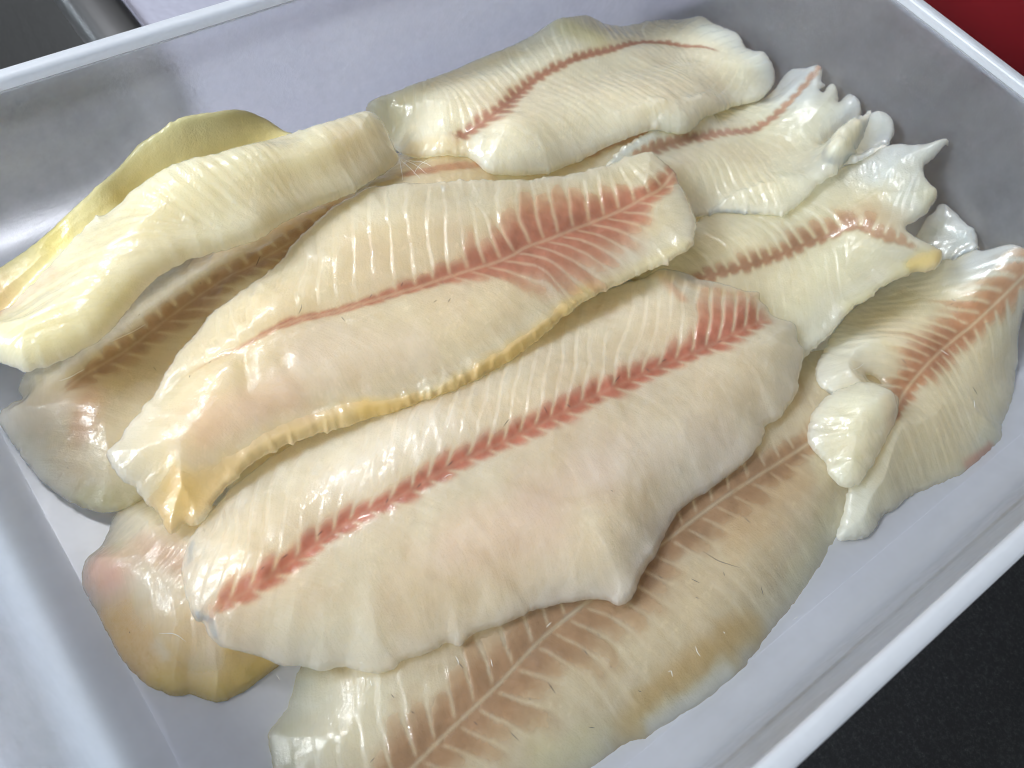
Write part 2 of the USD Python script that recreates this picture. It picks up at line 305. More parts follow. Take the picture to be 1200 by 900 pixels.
def drape(f, H):
    """base height of the fillet as a raster, lying on the pile H"""
    prepare(f); set_axis(f)
    x, y = GXX.ravel(), GYY.ravel()
    ins, d, _ = edge_distance(f, x, y)
    ins, d = ins.reshape(GXX.shape), d.reshape(GXX.shape)
    m = ins | (d < 2.5)
    Hm = np.where(m, H, 0.)
    sg = f.get('stiff', 7.)
    base = blur(maximum_filter(Hm, int(sg * 1.3)), m, sg)
    for _ in range(4):
        base = np.maximum(blur(base, m, sg * .6), Hm + .25)
    base = np.where(m, blur(base, m, 2.0), 0)
    base = np.where(m, np.maximum(base, Hm + .15), 0)
    if f.get('droop', 0):
        k = f['droop'] * np.exp(-d / f.get('droop_r', 10.)) * m
        base = base * (1 - k) + (blur(Hm, m, 2.5) + .4) * k
    for px, py, z, r in f.get('lift', []):                          # leans on the wall or is held up by its neighbours
        g = np.exp(-((GXX - px) ** 2 + (GYY - py) ** 2) / r ** 2)
        base = np.where(m, base + np.maximum(z - base, 0) * g, 0)
    if f.get('ez'):                                                  # the height at which the edge lies, all round
        P = np.asarray(f['out'], float); Z = np.asarray(f['ez'], float)
        Q = np.vstack([P, P[:1]]); QZ = np.r_[Z, Z[0]]; L = np.r_[0, np.cumsum(np.linalg.norm(np.diff(Q, axis=0), axis=1))]
        S = np.linspace(0, L[-1], 160, endpoint=False)
        P = np.stack([np.interp(S, L, Q[:, 0]), np.interp(S, L, Q[:, 1])], 1); Z = np.interp(S, L, QZ) - f['Te'] * .45
        g = np.stack([GXX[m], GYY[m]], 1)
        w = ((g[:, None, 0] - P[None, :, 0]) ** 2 + (g[:, None, 1] - P[None, :, 1]) ** 2 + 6.) ** -1.8
        for _ in range(3):
            err = Z - on_raster(gaussian_filter(base * m, 1.5) / np.maximum(gaussian_filter(m.astype(float), 1.5), .05), P[:, 0], P[:, 1])
            fld = np.zeros_like(base); fld[m] = (w * err).sum(1) / w.sum(1) * np.exp(-d[m] / f.get('ezr', 24.))
            base = np.where(m, base + gaussian_filter(fld, 1.0), 0)
            base = np.where(m, np.maximum(base, Hm - 1.0 + 1.2 * sstep(0, 5, d)), 0)
            base = np.where(m, blur(base, m, 1.2), 0)
    base = np.where(m, base + f.get('wave', .5) * n2(GXX, GYY, 26., f['seed'] + 31, 2) * np.exp(-d / 12) * (H > 4), 0)
    base = np.where(m, base, 0)
    base = np.where(m, np.maximum(base, Hm - .3 + .5 * sstep(0, 5, d)), 0)
    # extend past the edge so that samples on the outline are sound
    w = m.astype(float); ext = gaussian_filter(base * w, 3) / np.maximum(gaussian_filter(w, 3), 1e-6)
    f['_base'] = np.where(m, base, np.where(gaussian_filter(w, 3) > 1e-4, ext, 0))
    s, t, psi, up = segments(f, x, y)
    top = f['_base'] + np.where(ins, slab(f, d), 0) + np.where(ins, relief(f, x, y, d.ravel(), s, t, psi, up).reshape(GXX.shape), 0)
    f['_top'] = np.where(ins, top, 0)
    return np.maximum(H, f['_top'])
def edge_z(f, x, y):
    return on_raster(f['_base'], x, y) + f['Te'] * .45
def flesh_colour(f, x, y, d, s, t, psi, mB):
    col = np.array(f['col'], float)
    fr = psi - np.floor(psi); sept = np.exp(-(np.minimum(fr, 1 - fr) / .055) ** 2)
    big, mid, fine = n2(x, y, 30., f['seed'] + 41, 3), n2(x, y, 9., f['seed'] + 42, 3), n2(x, y, 2.2, f['seed'] + 43, 2)
    c = np.broadcast_to(col, (len(x), 3)).copy()
    c *= (1 + .07 * mid + .05 * fine)[:, None]
    glassy = (.16 * sstep(.05, .7, n2(x, y, 11., f['seed'] + 44, 3)))[:, None]      # greyer where the flesh is clearer
    c = c * (1 - glassy) + glassy * np.array([.66, .58, .55])
    flake = np.abs(((psi * 5 + .8 * n2(x, y, 6., f['seed'] + 45, 2)) % 1) - .5) * 2
    c *= (1 + .07 * sstep(.55, 1, flake) * sstep(-.1, .5, n2(x, y, 8., f['seed'] + 46, 2)))[:, None]
    c *= (1 + .10 * sstep(.42, .6, n2(x, y, 1.7, f['seed'] + 47, 2)))[:, None]      # shreds of white membrane
    warm = np.clip(big, -1, 1)[:, None]
    c *= 1 + warm * np.array([.03, -.06, -.11])                                  # creamier and paler patches
    pale = (1 - sstep(1.0, 9., d))[:, None] * .35
    c = c * (1 - pale) + pale * np.minimum(col * np.array([1.04, 1.05, 1.06]), .9)
    rnd = (np.sin(np.floor(psi) * 23.3 + f['seed'] * 3) * 7531.7) % 1
    c *= (1 + .05 * (rnd - .5) * sstep(2, 8, np.abs(t)))[:, None]
    k = (f.get('sept', .8) * np.where(t > 0, 1., .55) * sept * .07 * sstep(1, 5, np.abs(t)) * (.1 + .9 * sstep(-.5, .6, mid)))[:, None]
    c = c * (1 - k) + k * np.array([.88, .84, .74])
    for q, (pts, r, sc, a) in enumerate(f.get('strokes', [])):
        m = (a * stroke_mask(x, y, pts, r, f['seed'] + 60 + q))[:, None]
        c = c * (1 - m) + m * np.array(sc) * (1 + .06 * mid[:, None])
    if f.get('bw'):
        b = np.array(f['blood']); bl = np.broadcast_to(b, c.shape) * (1 + .22 * fine + .18 * mid)[:, None]
        away = sstep(2, 14, np.abs(t))[:, None]
        fd = f.get('fade', .5); bl = bl * (1 - fd * away) + (b * .55 + col * np.array([.95, .80, .66]) * .45) * fd * away   # paler away from the middle
        m = (.92 * mB)[:, None]; c = c * (1 - m) + m * bl
    return np.clip(c * np.array([.825, .735, .665]), .02, .92)
STEP = .55
def fillet_shell(f):
    """closed shell: (vertices, faces, colours, fibre coordinates, top count, blood mask of the top vertices)"""
    x0, y0, x1, y1 = f['_poly'].bounds
    X, Y = np.meshgrid(np.arange(x0 - 1, x1 + 1.5, STEP), np.arange(y0 - 1, y1 + 1.5, STEP), indexing='ij')
    x, y = X.ravel(), Y.ravel(); n0, n1 = X.shape
    ins, d, near = edge_distance(f, x, y)
    idx = np.arange(n0 * n1).reshape(n0, n1)
    q = np.stack([idx[:-1, :-1], idx[1:, :-1], idx[1:, 1:], idx[:-1, 1:]], -1).reshape(-1, 4)
    q = q[ins[q].any(1)]
    used = np.zeros(n0 * n1, bool); used[q] = True
    bad = used & ((~ins) | (d < .12))
    x, y = x.copy(), y.copy(); x[bad], y[bad] = near[bad, 0], near[bad, 1]
    dd = np.where(bad, 0, d)
    ren = np.full(n0 * n1, -1); ren[used] = np.arange(used.sum()); q = ren[q]
    x, y, dd, bad = x[used], y[used], dd[used], bad[used]
    s, t, psi, up = segments(f, x, y)
    mB = blood_mask(f, x, y, s, t, psi)
    base, th = on_raster_smooth(f['_base'], x, y), slab(f, dd)
    mid = f['Te'] * .45
    rel = relief(f, x, y, dd, s, t, psi, up)
    edge = np.sqrt(np.clip(1 - (1 - np.clip(dd / f['Re'], 0, 1)) ** 2, 0, 1))
    zt = base + mid + (th - mid * edge) * 1.0 * np.where(dd > 0, 1, 0) * edge ** .0 if False else base + mid * (1 - edge) + th * 1.0 - 0 * edge
    zt = base + mid * (1 - edge) + th + rel * edge
    zb = base + mid * (1 - edge)
    zt = np.where(bad, base + mid, zt); zb = np.where(bad, base + mid, zb)
    n = len(x)
    v = np.vstack([np.stack([x, y, zt], 1), np.stack([x, y, zb], 1)])
    tri = np.vstack([q[:, [0, 1, 2]], q[:, [0, 2, 3]]])
    keep = ~(bad[tri].all(1) & False)
    tri = tri[keep]
    low = np.where(bad, np.arange(n), np.arange(n) + n)
    f2 = low[tri][:, ::-1]
    faces = np.vstack([tri, f2])
    a, b, c = v[faces[:, 0]], v[faces[:, 1]], v[faces[:, 2]]
    ok = (np.linalg.norm(np.cross(b - a, c - a), axis=1) > 1e-5) & (faces[:, 0] != faces[:, 1]) & (faces[:, 1] != faces[:, 2]) & (faces[:, 0] != faces[:, 2])
    srt = np.sort(faces, 1)                                            # drop triangles whose top and bottom coincide
    _, inv, cnt = np.unique(srt, axis=0, return_inverse=True, return_counts=True)
    faces = faces[ok & (cnt[inv.ravel()] == 1)]
    col = flesh_colour(f, x, y, dd, s, t, psi, mB)
    skin = np.array(f.get('under', np.array(f['col']) * [.92, .88, .78]))
    cols = np.vstack([col, np.broadcast_to(skin, col.shape)])
    fib = np.stack([psi * f['p'], np.abs(t), s * 0 + f['seed'] * 3.7], 1); fib = np.vstack([fib, fib])
    return v, faces, cols, fib, tri, mB
def on_raster_smooth(R, x, y):
    return map_coordinates(R, [(np.asarray(x) - GX0) / RES, (np.asarray(y) - GY0) / RES], order=3, mode='nearest')
def inlay(v, tri, mask, cols, fib, n, lo=.20, proud=.035, deep=1.2):
    """the film of dark muscle or fat on top of a shell where mask is high"""
    keep = tri[(mask[tri] > lo).all(1)]
    if len(keep) < 8: return None
    u, inv = np.unique(keep, return_inverse=True); tr = inv.reshape(-1, 3); m = len(u)
    e = np.vstack([tr[:, [0, 1]], tr[:, [1, 2]], tr[:, [2, 0]]])
    key = np.sort(e, 1); _, i2, cnt = np.unique(key, axis=0, return_inverse=True, return_counts=True)
    be = e[cnt[i2.ravel()] == 1]; onb = np.zeros(m, bool); onb[be] = True
    k = sstep(lo, lo + .3, mask[u])
    top = v[u].copy(); top[:, 2] += np.where(onb, -.06, -.03 + (proud + .03) * k)
    bot = v[u].copy(); bot[:, 2] -= deep
    side = np.vstack([np.stack([be[:, 1], be[:, 0], be[:, 0] + m], 1), np.stack([be[:, 1], be[:, 0] + m, be[:, 1] + m], 1)])
    return top, tr, cols[u], fib[u]                                  # a film on the flesh

# ---------------------------------------------------------------- the fillets of this pile, bottom one first (outline and middle line in millimetres)
FILLETS = [
 {'T': 10.0, 'Te': 5.0, 'Re': 4.0, 'Rm': 24.0, 'droop': 0.4, 'p': 6.5, 'lu': (0.25, 12, 0.5), 'ld': (0.9, 10, -0.2), 'au': 0.3, 'ad': 0.2, 'col': (0.74, 0.66, 0.5), 'bw': [(0, 2, 2), (0.5, 4, 4), (1, 2, 2)], 'blood': (0.45, 0.24, 0.17), 'hidden': True, 'name': 'U0', 'seed': 100, 'out': [[30.3, 74.8], [26.4, 81.4], [16.4, 87.6], [2.5, 93.2], [-13.3, 98.1], [-29.8, 102.1], [-47.4, 104.8], [-66.8, 106.0], [-87.6, 105.2], [-108.0, 102.4], [-125.6, 97.8], [-138.4, 91.4], [-145.8, 83.7], [-149.0, 75.0], [-149.5, 65.8], [-148.1, 56.6], [-144.0, 48.3], [-135.9, 41.3], [-122.5, 36.3], [-104.6, 33.4], [-83.9, 32.7], [-63.2, 34.0], [-44.1, 37.1], [-26.8, 41.6], [-10.7, 47.2], [4.4, 53.6], [17.7, 60.6], [27.1, 67.8]], 'ax': [(-136.9, 66.4), (-65.0, 70.0), (6.9, 73.6)]},
 {'T': 10.0, 'Te': 5.0, 'Re': 4.0, 'Rm': 24.0, 'droop': 0.4, 'p': 6.5, 'lu': (0.25, 12, 0.5), 'ld': (0.9, 10, -0.2), 'au': 0.3, 'ad': 0.2, 'col': (0.74, 0.66, 0.5), 'bw': [(0, 2, 2), (0.5, 4, 4), (1, 2, 2)], 'blood': (0.45, 0.24, 0.17), 'hidden': True, 'name': 'U1', 'seed': 109, 'out': [[155.1, 64.4], [152.1, 71.5], [143.0, 78.9], [129.9, 86.3], [114.9, 93.2], [99.1, 99.3], [81.9, 104.3], [62.9, 107.9], [42.2, 109.8], [21.6, 109.7], [3.5, 107.4], [-10.0, 102.8], [-18.3, 96.1], [-22.6, 87.8], [-24.3, 78.8], [-24.1, 69.5], [-21.2, 60.7], [-14.0, 52.8], [-1.4, 46.0], [16.0, 40.9], [36.4, 37.5], [57.1, 36.1], [76.5, 36.6], [94.2, 38.8], [110.9, 42.3], [126.7, 46.8], [140.8, 52.0], [151.0, 57.8]], 'ax': [(-11.8, 77.8), (60.0, 72.0), (131.8, 66.2)]},
 {'T': 10.0, 'Te': 5.0, 'Re': 4.0, 'Rm': 24.0, 'droop': 0.4, 'p': 6.5, 'lu': (0.25, 12, 0.5), 'ld': (0.9, 10, -0.2), 'au': 0.3, 'ad': 0.2, 'col': (0.74, 0.66, 0.5), 'bw': [(0, 2, 2), (0.5, 4, 4), (1, 2, 2)], 'blood': (0.45, 0.24, 0.17), 'hidden': True, 'name': 'U2', 'seed': 118, 'out': [[71.4, -4.6], [68.8, 2.4], [60.0, 10.1], [47.1, 18.0], [32.3, 25.7], [16.4, 32.7], [-0.7, 38.7], [-19.9, 43.6], [-40.9, 47.0], [-61.9, 48.6], [-80.4, 47.8], [-94.4, 44.4], [-103.4, 38.8], [-108.2, 31.3], [-110.5, 22.9], [-110.8, 14.2], [-108.4, 5.7], [-101.5, -2.4], [-89.1, -9.7], [-71.7, -15.9], [-51.1, -20.7], [-30.1, -23.6], [-10.3, -24.6], [7.9, -23.9], [25.1, -21.9], [41.5, -19.0], [56.1, -15.2], [66.9, -10.4]], 'ax': [(-97.8, 21.0), (-25.0, 10.0), (47.8, -1.0)]},
 {'T': 10.0, 'Te': 5.0, 'Re': 4.0, 'Rm': 24.0, 'droop': 0.4, 'p': 6.5, 'lu': (0.25, 12, 0.5), 'ld': (0.9, 10, -0.2), 'au': 0.3, 'ad': 0.2, 'col': (0.74, 0.66, 0.5), 'bw': [(0, 2, 2), (0.5, 4, 4), (1, 2, 2)], 'blood': (0.45, 0.24, 0.17), 'hidden': True, 'name': 'U3', 'seed': 127, 'out': [[49.0, -36.8], [47.1, -31.4], [40.2, -25.2], [30.0, -18.6], [18.3, -12.1], [5.8, -6.2], [-7.8, -0.9], [-23.1, 3.5], [-39.8, 6.9], [-56.7, 8.9], [-71.6, 9.0], [-82.9, 7.0], [-90.2, 3.0], [-94.3, -2.5], [-96.3, -8.9], [-96.8, -15.5], [-95.0, -22.2], [-89.7, -28.6], [-80.0, -34.6], [-66.1, -40.1], [-49.7, -44.5], [-32.9, -47.5], [-17.1, -49.1], [-2.5, -49.2], [11.4, -48.3], [24.6, -46.7], [36.5, -44.3], [45.2, -41.1]], 'ax': [(-86.1, -10.8), (-28.0, -22.0), (30.1, -33.2)]},
 {'T': 10.0, 'Te': 5.0, 'Re': 4.0, 'Rm': 24.0, 'droop': 0.4, 'p': 6.5, 'lu': (0.25, 12, 0.5), 'ld': (0.9, 10, -0.2), 'au': 0.3, 'ad': 0.2, 'col': (0.74, 0.66, 0.5), 'bw': [(0, 2, 2), (0.5, 4, 4), (1, 2, 2)], 'blood': (0.45, 0.24, 0.17), 'hidden': True, 'name': 'U4', 'seed': 136, 'out': [[142.2, 75.5], [135.9, 79.7], [127.1, 81.5], [116.8, 81.5], [106.1, 80.4], [95.6, 78.2], [85.4, 74.6], [75.5, 69.1], [66.2, 61.5], [58.2, 52.5], [52.9, 42.8], [51.0, 33.4], [52.6, 24.5], [56.8, 16.3], [62.6, 8.5], [69.3, 1.5], [76.7, -4.1], [85.1, -7.1], [94.8, -6.9], [105.2, -3.3], [115.5, 3.0], [124.5, 10.9], [131.6, 19.8], [136.9, 29.2], [140.8, 39.2], [143.8, 49.5], [145.5, 59.7], [145.2, 68.7]], 'ax': [(68.2, 13.2), (100.0, 40.0), (131.8, 66.8)]},
 {'T': 10.0, 'Te': 5.0, 'Re': 4.0, 'Rm': 24.0, 'droop': 0.4, 'p': 6.5, 'lu': (0.25, 12, 0.5), 'ld': (0.9, 10, -0.2), 'au': 0.3, 'ad': 0.2, 'col': (0.74, 0.66, 0.5), 'bw': [(0, 2, 2), (0.5, 4, 4), (1, 2, 2)], 'blood': (0.45, 0.24, 0.17), 'hidden': True, 'name': 'U5', 'seed': 145, 'out': [[100.7, 62.0], [97.0, 67.7], [86.7, 73.3], [72.3, 78.5], [56.0, 83.3], [38.8, 87.3], [20.3, 90.3], [0.0, 92.0], [-21.9, 92.2], [-43.6, 90.8], [-62.4, 87.6], [-76.2, 82.9], [-84.4, 76.8], [-88.3, 69.7], [-89.3, 62.0], [-88.3, 54.3], [-84.4, 47.2], [-76.2, 41.1], [-62.4, 36.4], [-43.6, 33.2], [-21.9, 31.8], [-0.0, 32.0], [20.3, 33.7], [38.8, 36.7], [56.0, 40.7], [72.3, 45.5], [86.7, 50.7], [97.0, 56.3]], 'ax': [(-76.0, 62.0), (0.0, 62.0), (76.0, 62.0)]},
 {'T': 10, 'Te': 2.6208000000000005, 'Re': 2.0808, 'Rm': 24.0, 'droop': 0.5, 'p': 7.2, 'lu': (0.4, 14, 0.7), 'ld': (0.5, 14, 0.1), 'au': 0.25, 'ad': 0.22, 'col': (0.6, 0.525, 0.385), 'out': [[-119.8, -35.4], [-122.7, -38.5], [-126.0, -41.9], [-132.4, -44.9], [-135.6, -46.1], [-137.1, -49.6], [-138.6, -54.6], [-139.4, -61.8], [-135.3, -72.3], [-123.8, -86.9], [-107.0, -97.9], [-88.5, -103.7], [-69.0, -105.8], [-56.2, -106.9], [-51.6, -108.4], [-50.9, -109.5], [-47.5, -109.1], [-37.1, -110.7], [-29.4, -111.7], [-16.6, -111.6], [-11.8, -111.3], [-3.8, -110.0], [-2.4, -109.0], [4.5, -108.3], [17.2, -106.1], [26.3, -104.2], [34.4, -101.7], [43.1, -99.3], [59.0, -96.2], [75.7, -91.8], [100.3, -83.3], [122.9, -64.7], [114.1, -50.2], [94.8, -40.6], [74.7, -37.2], [25.3, -40.1], [-29.8, -38.5], [-74.9, -33.9], [-101.6, -29.5]], 'ax': [[-121.5, -79.1], [-109.0, -77.3], [-93.9, -75.1], [-76.8, -73.2], [-69.5, -71.6], [-60.3, -70.0], [-53.5, -69.5], [-30.5, -68.6], [-8.8, -68.2], [9.7, -67.3], [37.9, -68.5], [55.5, -69.4], [69.1, -69.9]], 'bw': [(0, 9, 6), (0.1, 17, 15), (0.3, 18, 20), (0.5, 17, 16), (0.8, 11, 9), (1, 7, 5)], 'sw': 0.075, 'sq': 0.8, 'cl': 1, 'sept': 0.45, 'blood': (0.36, 0.24, 0.15), 'groove': 0.3, 'strokes': [([[-51.9, -103.4], [-34.2, -101.7], [-17.0, -101.8], [-2.8, -103.2]], 7, (0.5, 0.34, 0.13), 0.65), ([[-45.4, -107.7], [-32.7, -108.6], [-18.8, -108.8]], 4, (0.82, 0.78, 0.64), 0.7), ([[-66.3, -101.5], [-77.9, -96.3]], 8, (0.7, 0.64, 0.4), 0.5), ([[-133.1, -51.3], [-121.6, -40.0]], 9, (0.76, 0.7, 0.42), 0.6), ([[-120.3, -56.2], [-108.9, -59.2]], 17, (0.8, 0.77, 0.62), 0.65), ([[21.2, -104.0], [46.4, -93.4]], 8, (0.7, 0.64, 0.42), 0.5), ([[12.4, -77.5], [43.0, -75.7]], 9, (0.55, 0.36, 0.19), 0.45)], 'name': 'F', 'seed': 1, 'flecks': [[[-83.5, -61.2], [-83.4, -62.2], [-83.2, -64.0]], [[-51.6, -79.1], [-51.5, -80.1], [-51.6, -81.4]], [[-45.3, -78.1], [-45.1, -79.1]], [[-66.0, -80.8], [-65.9, -82.3], [-66.0, -84.5]], [[-18.2, -75.3], [-17.6, -76.7]], [[-82.6, -85.0], [-82.2, -86.5], [-81.8, -88.3]], [[-45.0, -97.3], [-44.3, -98.2]], [[-62.9, -96.7], [-61.5, -97.8]], [[-101.7, -65.2], [-101.1, -66.4]], [[-1.1, -77.3], [-0.3, -79.6], [0.9, -82.7], [3.1, -85.5], [5.2, -87.8]], [[-10.3, -81.7], [-8.9, -84.2]], [[18.2, -76.4], [18.6, -79.1]], [[8.1, -95.9], [7.3, -98.3]], [[-103.5, -58.4], [-103.3, -59.9]], [[-117.2, -69.8], [-115.7, -69.5]], [[-48.3, -87.6], [-48.0, -88.0]], [[-0.2, -85.9], [-0.9, -87.0]], [[-89.1, -77.2], [-88.8, -78.8]], [[-13.3, -86.8], [-12.6, -87.6]], [[-73.0, -81.1], [-72.9, -81.8]]], 'fibres': [[[-22.6, -97.6], [-23.2, -99.2], [-22.9, -100.7]], [[-34.1, -98.4], [-32.9, -98.6], [-33.8, -100.2]], [[-12.0, -99.3], [-11.8, -100.0]], [[-75.3, -66.3], [-76.2, -68.3]], [[-56.6, -68.1], [-54.4, -67.8]]], 'marks': [[[-18.2, -114.3], [-14.2, -114.7]], [[11.7, -109.3], [13.9, -109.5]], [[-18.6, -122.1], [-17.6, -122.2]], [[38.7, -115.6], [41.1, -115.8]], [[109.8, -114.8], [112.6, -115.1]], [[-169.0, 11.6], [-168.4, 9.5]], [[-168.7, -7.0], [-168.7, -8.6]], [[-77.5, -96.7], [-75.2, -97.0]]], 'holes': [], 'lift': [], 'bumps': [], 'ridges': [], 'ez': [1.5, 1.5, 1.5, 1.5, 1.5, 1.5, 1.5, 1.5, 1.5, 1.5, 1.5, 1.5, 1.5, 1.5, 1.5, 1.5, 1.5, 1.5, 1.5, 1.5, 1.5, 1.5, 1.5, 1.5, 1.5, 1.5, 1.5, 1.5, 1.5, 1.5, 1.5, 1.5, 1.5, 1.5, 1.5, 8.2, 9.4, 6.5, 1.7]},
 {'T': 16, 'Te': 5.46, 'Re': 3.5999999999999996, 'Rm': 20, 'droop': 0.2, 'p': 6.5, 'lu': (0.25, 12, 0.5), 'ld': (0.9, 10, -0.2), 'au': 0.3, 'ad': 0.25, 'col': (0.82, 0.71, 0.55), 'out': [[-141.6, 32.9], [-147.2, 26.8], [-150.1, 25.6], [-154.6, 24.5], [-157.3, 19.3], [-157.8, 13.6], [-157.2, 7.2], [-157.8, 2.6], [-157.6, -6.1], [-155.6, -15.9], [-152.8, -20.2], [-150.0, -24.6], [-146.7, -25.8], [-144.3, -29.4], [-140.9, -32.6], [-135.6, -33.6], [-129.3, -33.5], [-124.7, -32.8], [-114.9, -33.1], [-99.3, -25.8], [-96.8, -12.1], [-107.0, 9.8], [-119.7, 23.9], [-126.8, 32.0], [-136.2, 34.9]], 'ax': [[-149.9, 17.7], [-138.1, -1.8], [-122.6, -20.1], [-107.7, -30.5]], 'bw': None, 'sept': 0.5, 'groove': 0, 'strokes': [([[-152.5, 16.4], [-150.5, 12.1]], 8, (0.86, 0.48, 0.42), 0.8), ([[-157.5, 1.0], [-155.7, -8.5], [-151.3, -19.8]], 11, (0.84, 0.56, 0.24), 0.8), ([[-150.0, -22.1], [-140.1, -31.6], [-127.5, -32.0]], 8, (0.92, 0.68, 0.22), 0.85), ([[-144.3, -13.4], [-140.9, -20.6]], 9, (0.84, 0.64, 0.36), 0.55), ([[-138.3, 13.6], [-132.9, 3.6]], 6, (0.76, 0.5, 0.42), 0.5), ([[-147.6, -11.9], [-147.5, -15.3]], 2.2, (0.86, 0.78, 0.62), 0.7)], 'bumps': [(-152.4, 14.0, 9, 3)], 'name': 'G', 'seed': 8, 'flecks': [[[-152.3, -3.6], [-152.3, -4.2]]], 'fibres': [[[-147.4, 23.2], [-148.1, 25.6]], [[-145.9, -10.0], [-142.6, -12.7], [-141.3, -16.1]], [[-157.0, 5.4], [-157.3, 6.7]]], 'holes': [], 'lift': [], 'ridges': [], 'ez': [2.7, 2.7, 2.7, 2.7, 2.7, 2.7, 2.7, 2.7, 2.7, 2.7, 2.7, 2.7, 2.7, 2.8, 2.8, 2.8, 3.0, 3.2, 3.6, 3.9, 5.0, 7.6, 3.1, 2.9, 2.8]},
 {'T': 10, 'Te': 2.6208000000000005, 'Re': 2.0808, 'Rm': 24.0, 'droop': 0.1, 'p': 6.0, 'lu': (0.2, 10, 0.4), 'ld': (0.6, 10, 0.6), 'au': 0.35, 'ad': 0.3, 'col': (0.67, 0.6, 0.455), 'out': [[-142.9, 89.8], [-146.5, 86.5], [-147.5, 83.7], [-146.9, 81.0], [-150.6, 82.9], [-154.6, 81.6], [-156.2, 77.8], [-155.6, 72.9], [-155.1, 63.3], [-153.3, 53.3], [-150.9, 45.0], [-147.4, 38.5], [-144.0, 34.2], [-139.3, 31.4], [-134.3, 30.5], [-131.9, 31.2], [-122.6, 32.8], [-102.4, 38.6], [-77.0, 45.9], [-45.8, 61.6], [-21.3, 73.6], [-10.0, 88.4], [-3.1, 113.4], [-16.1, 117.0], [-37.0, 118.9], [-66.0, 116.4], [-104.8, 99.5], [-134.4, 90.5]], 'ax': [[-135.7, 71.1], [-126.0, 72.3], [-114.6, 73.4], [-102.5, 77.1], [-85.1, 80.1], [-67.5, 78.3], [-42.6, 83.1], [-23.6, 86.5]], 'bw': [(0, 3, 3), (0.15, 8, 10), (0.5, 9, 11), (0.9, 6, 8), (1, 4, 4)], 'sq': 0.8, 'sw': 0.12, 'cl': 0.5, 'blood': (0.44, 0.31, 0.215), 'strokes': [([[-149.0, 76.0], [-141.2, 69.4]], 9, (0.8, 0.68, 0.58), 0.7), ([[-148.2, 37.8], [-136.5, 28.5]], 8, (0.58, 0.52, 0.22), 0.6), ([[-132.6, 62.9], [-137.1, 57.0]], 6, (0.58, 0.34, 0.23), 0.6), ([[-146.5, 51.2], [-145.3, 48.0]], 6, (0.7, 0.5, 0.33), 0.4), ([[-51.3, 91.0], [-28.4, 89.9], [-77.1, 97.7]], 9, (0.55, 0.38, 0.18), 0.6)], 'bumps': [(-145.8, 77.1, 8, 3.0)], 'name': 'C', 'seed': 15, 'flecks': [[[-145.7, 50.5], [-145.6, 50.1]], [[-84.9, 84.2], [-84.9, 83.1]], [[-79.2, 70.4], [-78.2, 66.7]], [[-111.1, 63.0], [-111.0, 61.5]], [[-67.9, 77.6], [-64.5, 81.0]], [[-106.0, 85.8], [-105.3, 86.0]]], 'fibres': [[[-135.9, 75.4], [-133.5, 74.0], [-129.9, 74.0], [-128.3, 73.8]], [[-117.5, 79.6], [-112.1, 78.9], [-106.1, 79.8]]], 'holes': [], 'lift': [], 'ridges': [], 'ez': [8.2, 7.7, 7.3, 7.0, 6.6, 6.3, 6.0, 5.9, 5.8, 5.9, 6.2, 6.8, 7.4, 8.1, 8.5, 8.6, 8.7, 12.0, 20.7, 22.1, 26.3, 23.6, 6.7, 5.3, 5.2, 5.0, 9.7, 8.8]},
 {'T': 9, 'Te': 4.29, 'Re': 2.88, 'Rm': 24.0, 'droop': 0.1, 'p': 6.5, 'lu': (0.25, 12, 0.5), 'ld': (0.9, 10, -0.2), 'au': 0.25, 'ad': 0.2, 'col': (0.94, 0.88, 0.5), 'out': [[-125.8, 111.3], [-115.1, 112.8], [-110.1, 113.0], [-101.2, 114.7], [-89.8, 119.3], [-83.6, 120.8], [-76.2, 118.0], [-70.1, 118.0], [-64.6, 117.6], [-57.8, 116.5], [-48.1, 119.0], [-43.0, 117.7], [-39.2, 115.2], [-37.1, 111.8], [-33.2, 108.0], [-37.3, 104.9], [-49.3, 106.5], [-59.4, 108.2], [-69.0, 108.9], [-77.7, 110.0], [-87.9, 109.3], [-99.9, 103.3], [-110.1, 101.6], [-120.7, 98.7], [-132.6, 91.5], [-143.1, 86.8], [-150.0, 90.7], [-151.7, 102.4], [-140.8, 108.2], [-135.3, 109.3]], 'ax': [[-148.9, 91.7], [-141.0, 93.3], [-131.6, 95.7], [-120.8, 100.8], [-102.9, 132.1], [-89.8, 105.7]], 'bw': None, 'blood': (0.66, 0.4, 0.3), 'mat': 'M_SKIN', 'zman': [((33, 297), 33), ((110, 227), 45), ((207, 143), 58), ((253, 135), 56), ((333, 158), 42), ((345, 180), 38), ((270, 204), 36), ((173, 242), 35), ((73, 322), 33), ((5, 394), 32), ((-55, 365), 32)], 'ezr': 60, 'strokes': [([[-118.5, 108.1], [-91.4, 150.7], [-66.7, 161.7]], 7, (0.95, 0.84, 0.26), 0.55), ([[-50.8, 166.1], [-30.0, 157.6]], 8, (0.88, 0.78, 0.42), 0.6), ([[-59.0, 160.1], [-48.4, 156.9]], 8, (0.62, 0.5, 0.2), 0.5), ([[-139.1, 97.8], [-144.7, 95.4]], 9, (0.74, 0.58, 0.36), 0.6)], 'name': 'A', 'seed': 22, 'holes': [], 'lift': [], 'bumps': [], 'ridges': [], 'ez': [33.6, 37.7, 40.2, 43.8, 45.1, 48.2, 54.3, 56.5, 56.6, 55.3, 49.9, 46.2, 43.5, 41.6, 39.9, 39.0, 38.6, 37.3, 38.3, 37.9, 36.0, 37.7, 35.7, 33.4, 32.7, 32.2, 32.1, 32.1, 32.7, 32.9], 'flecks': [], 'fibres': []},
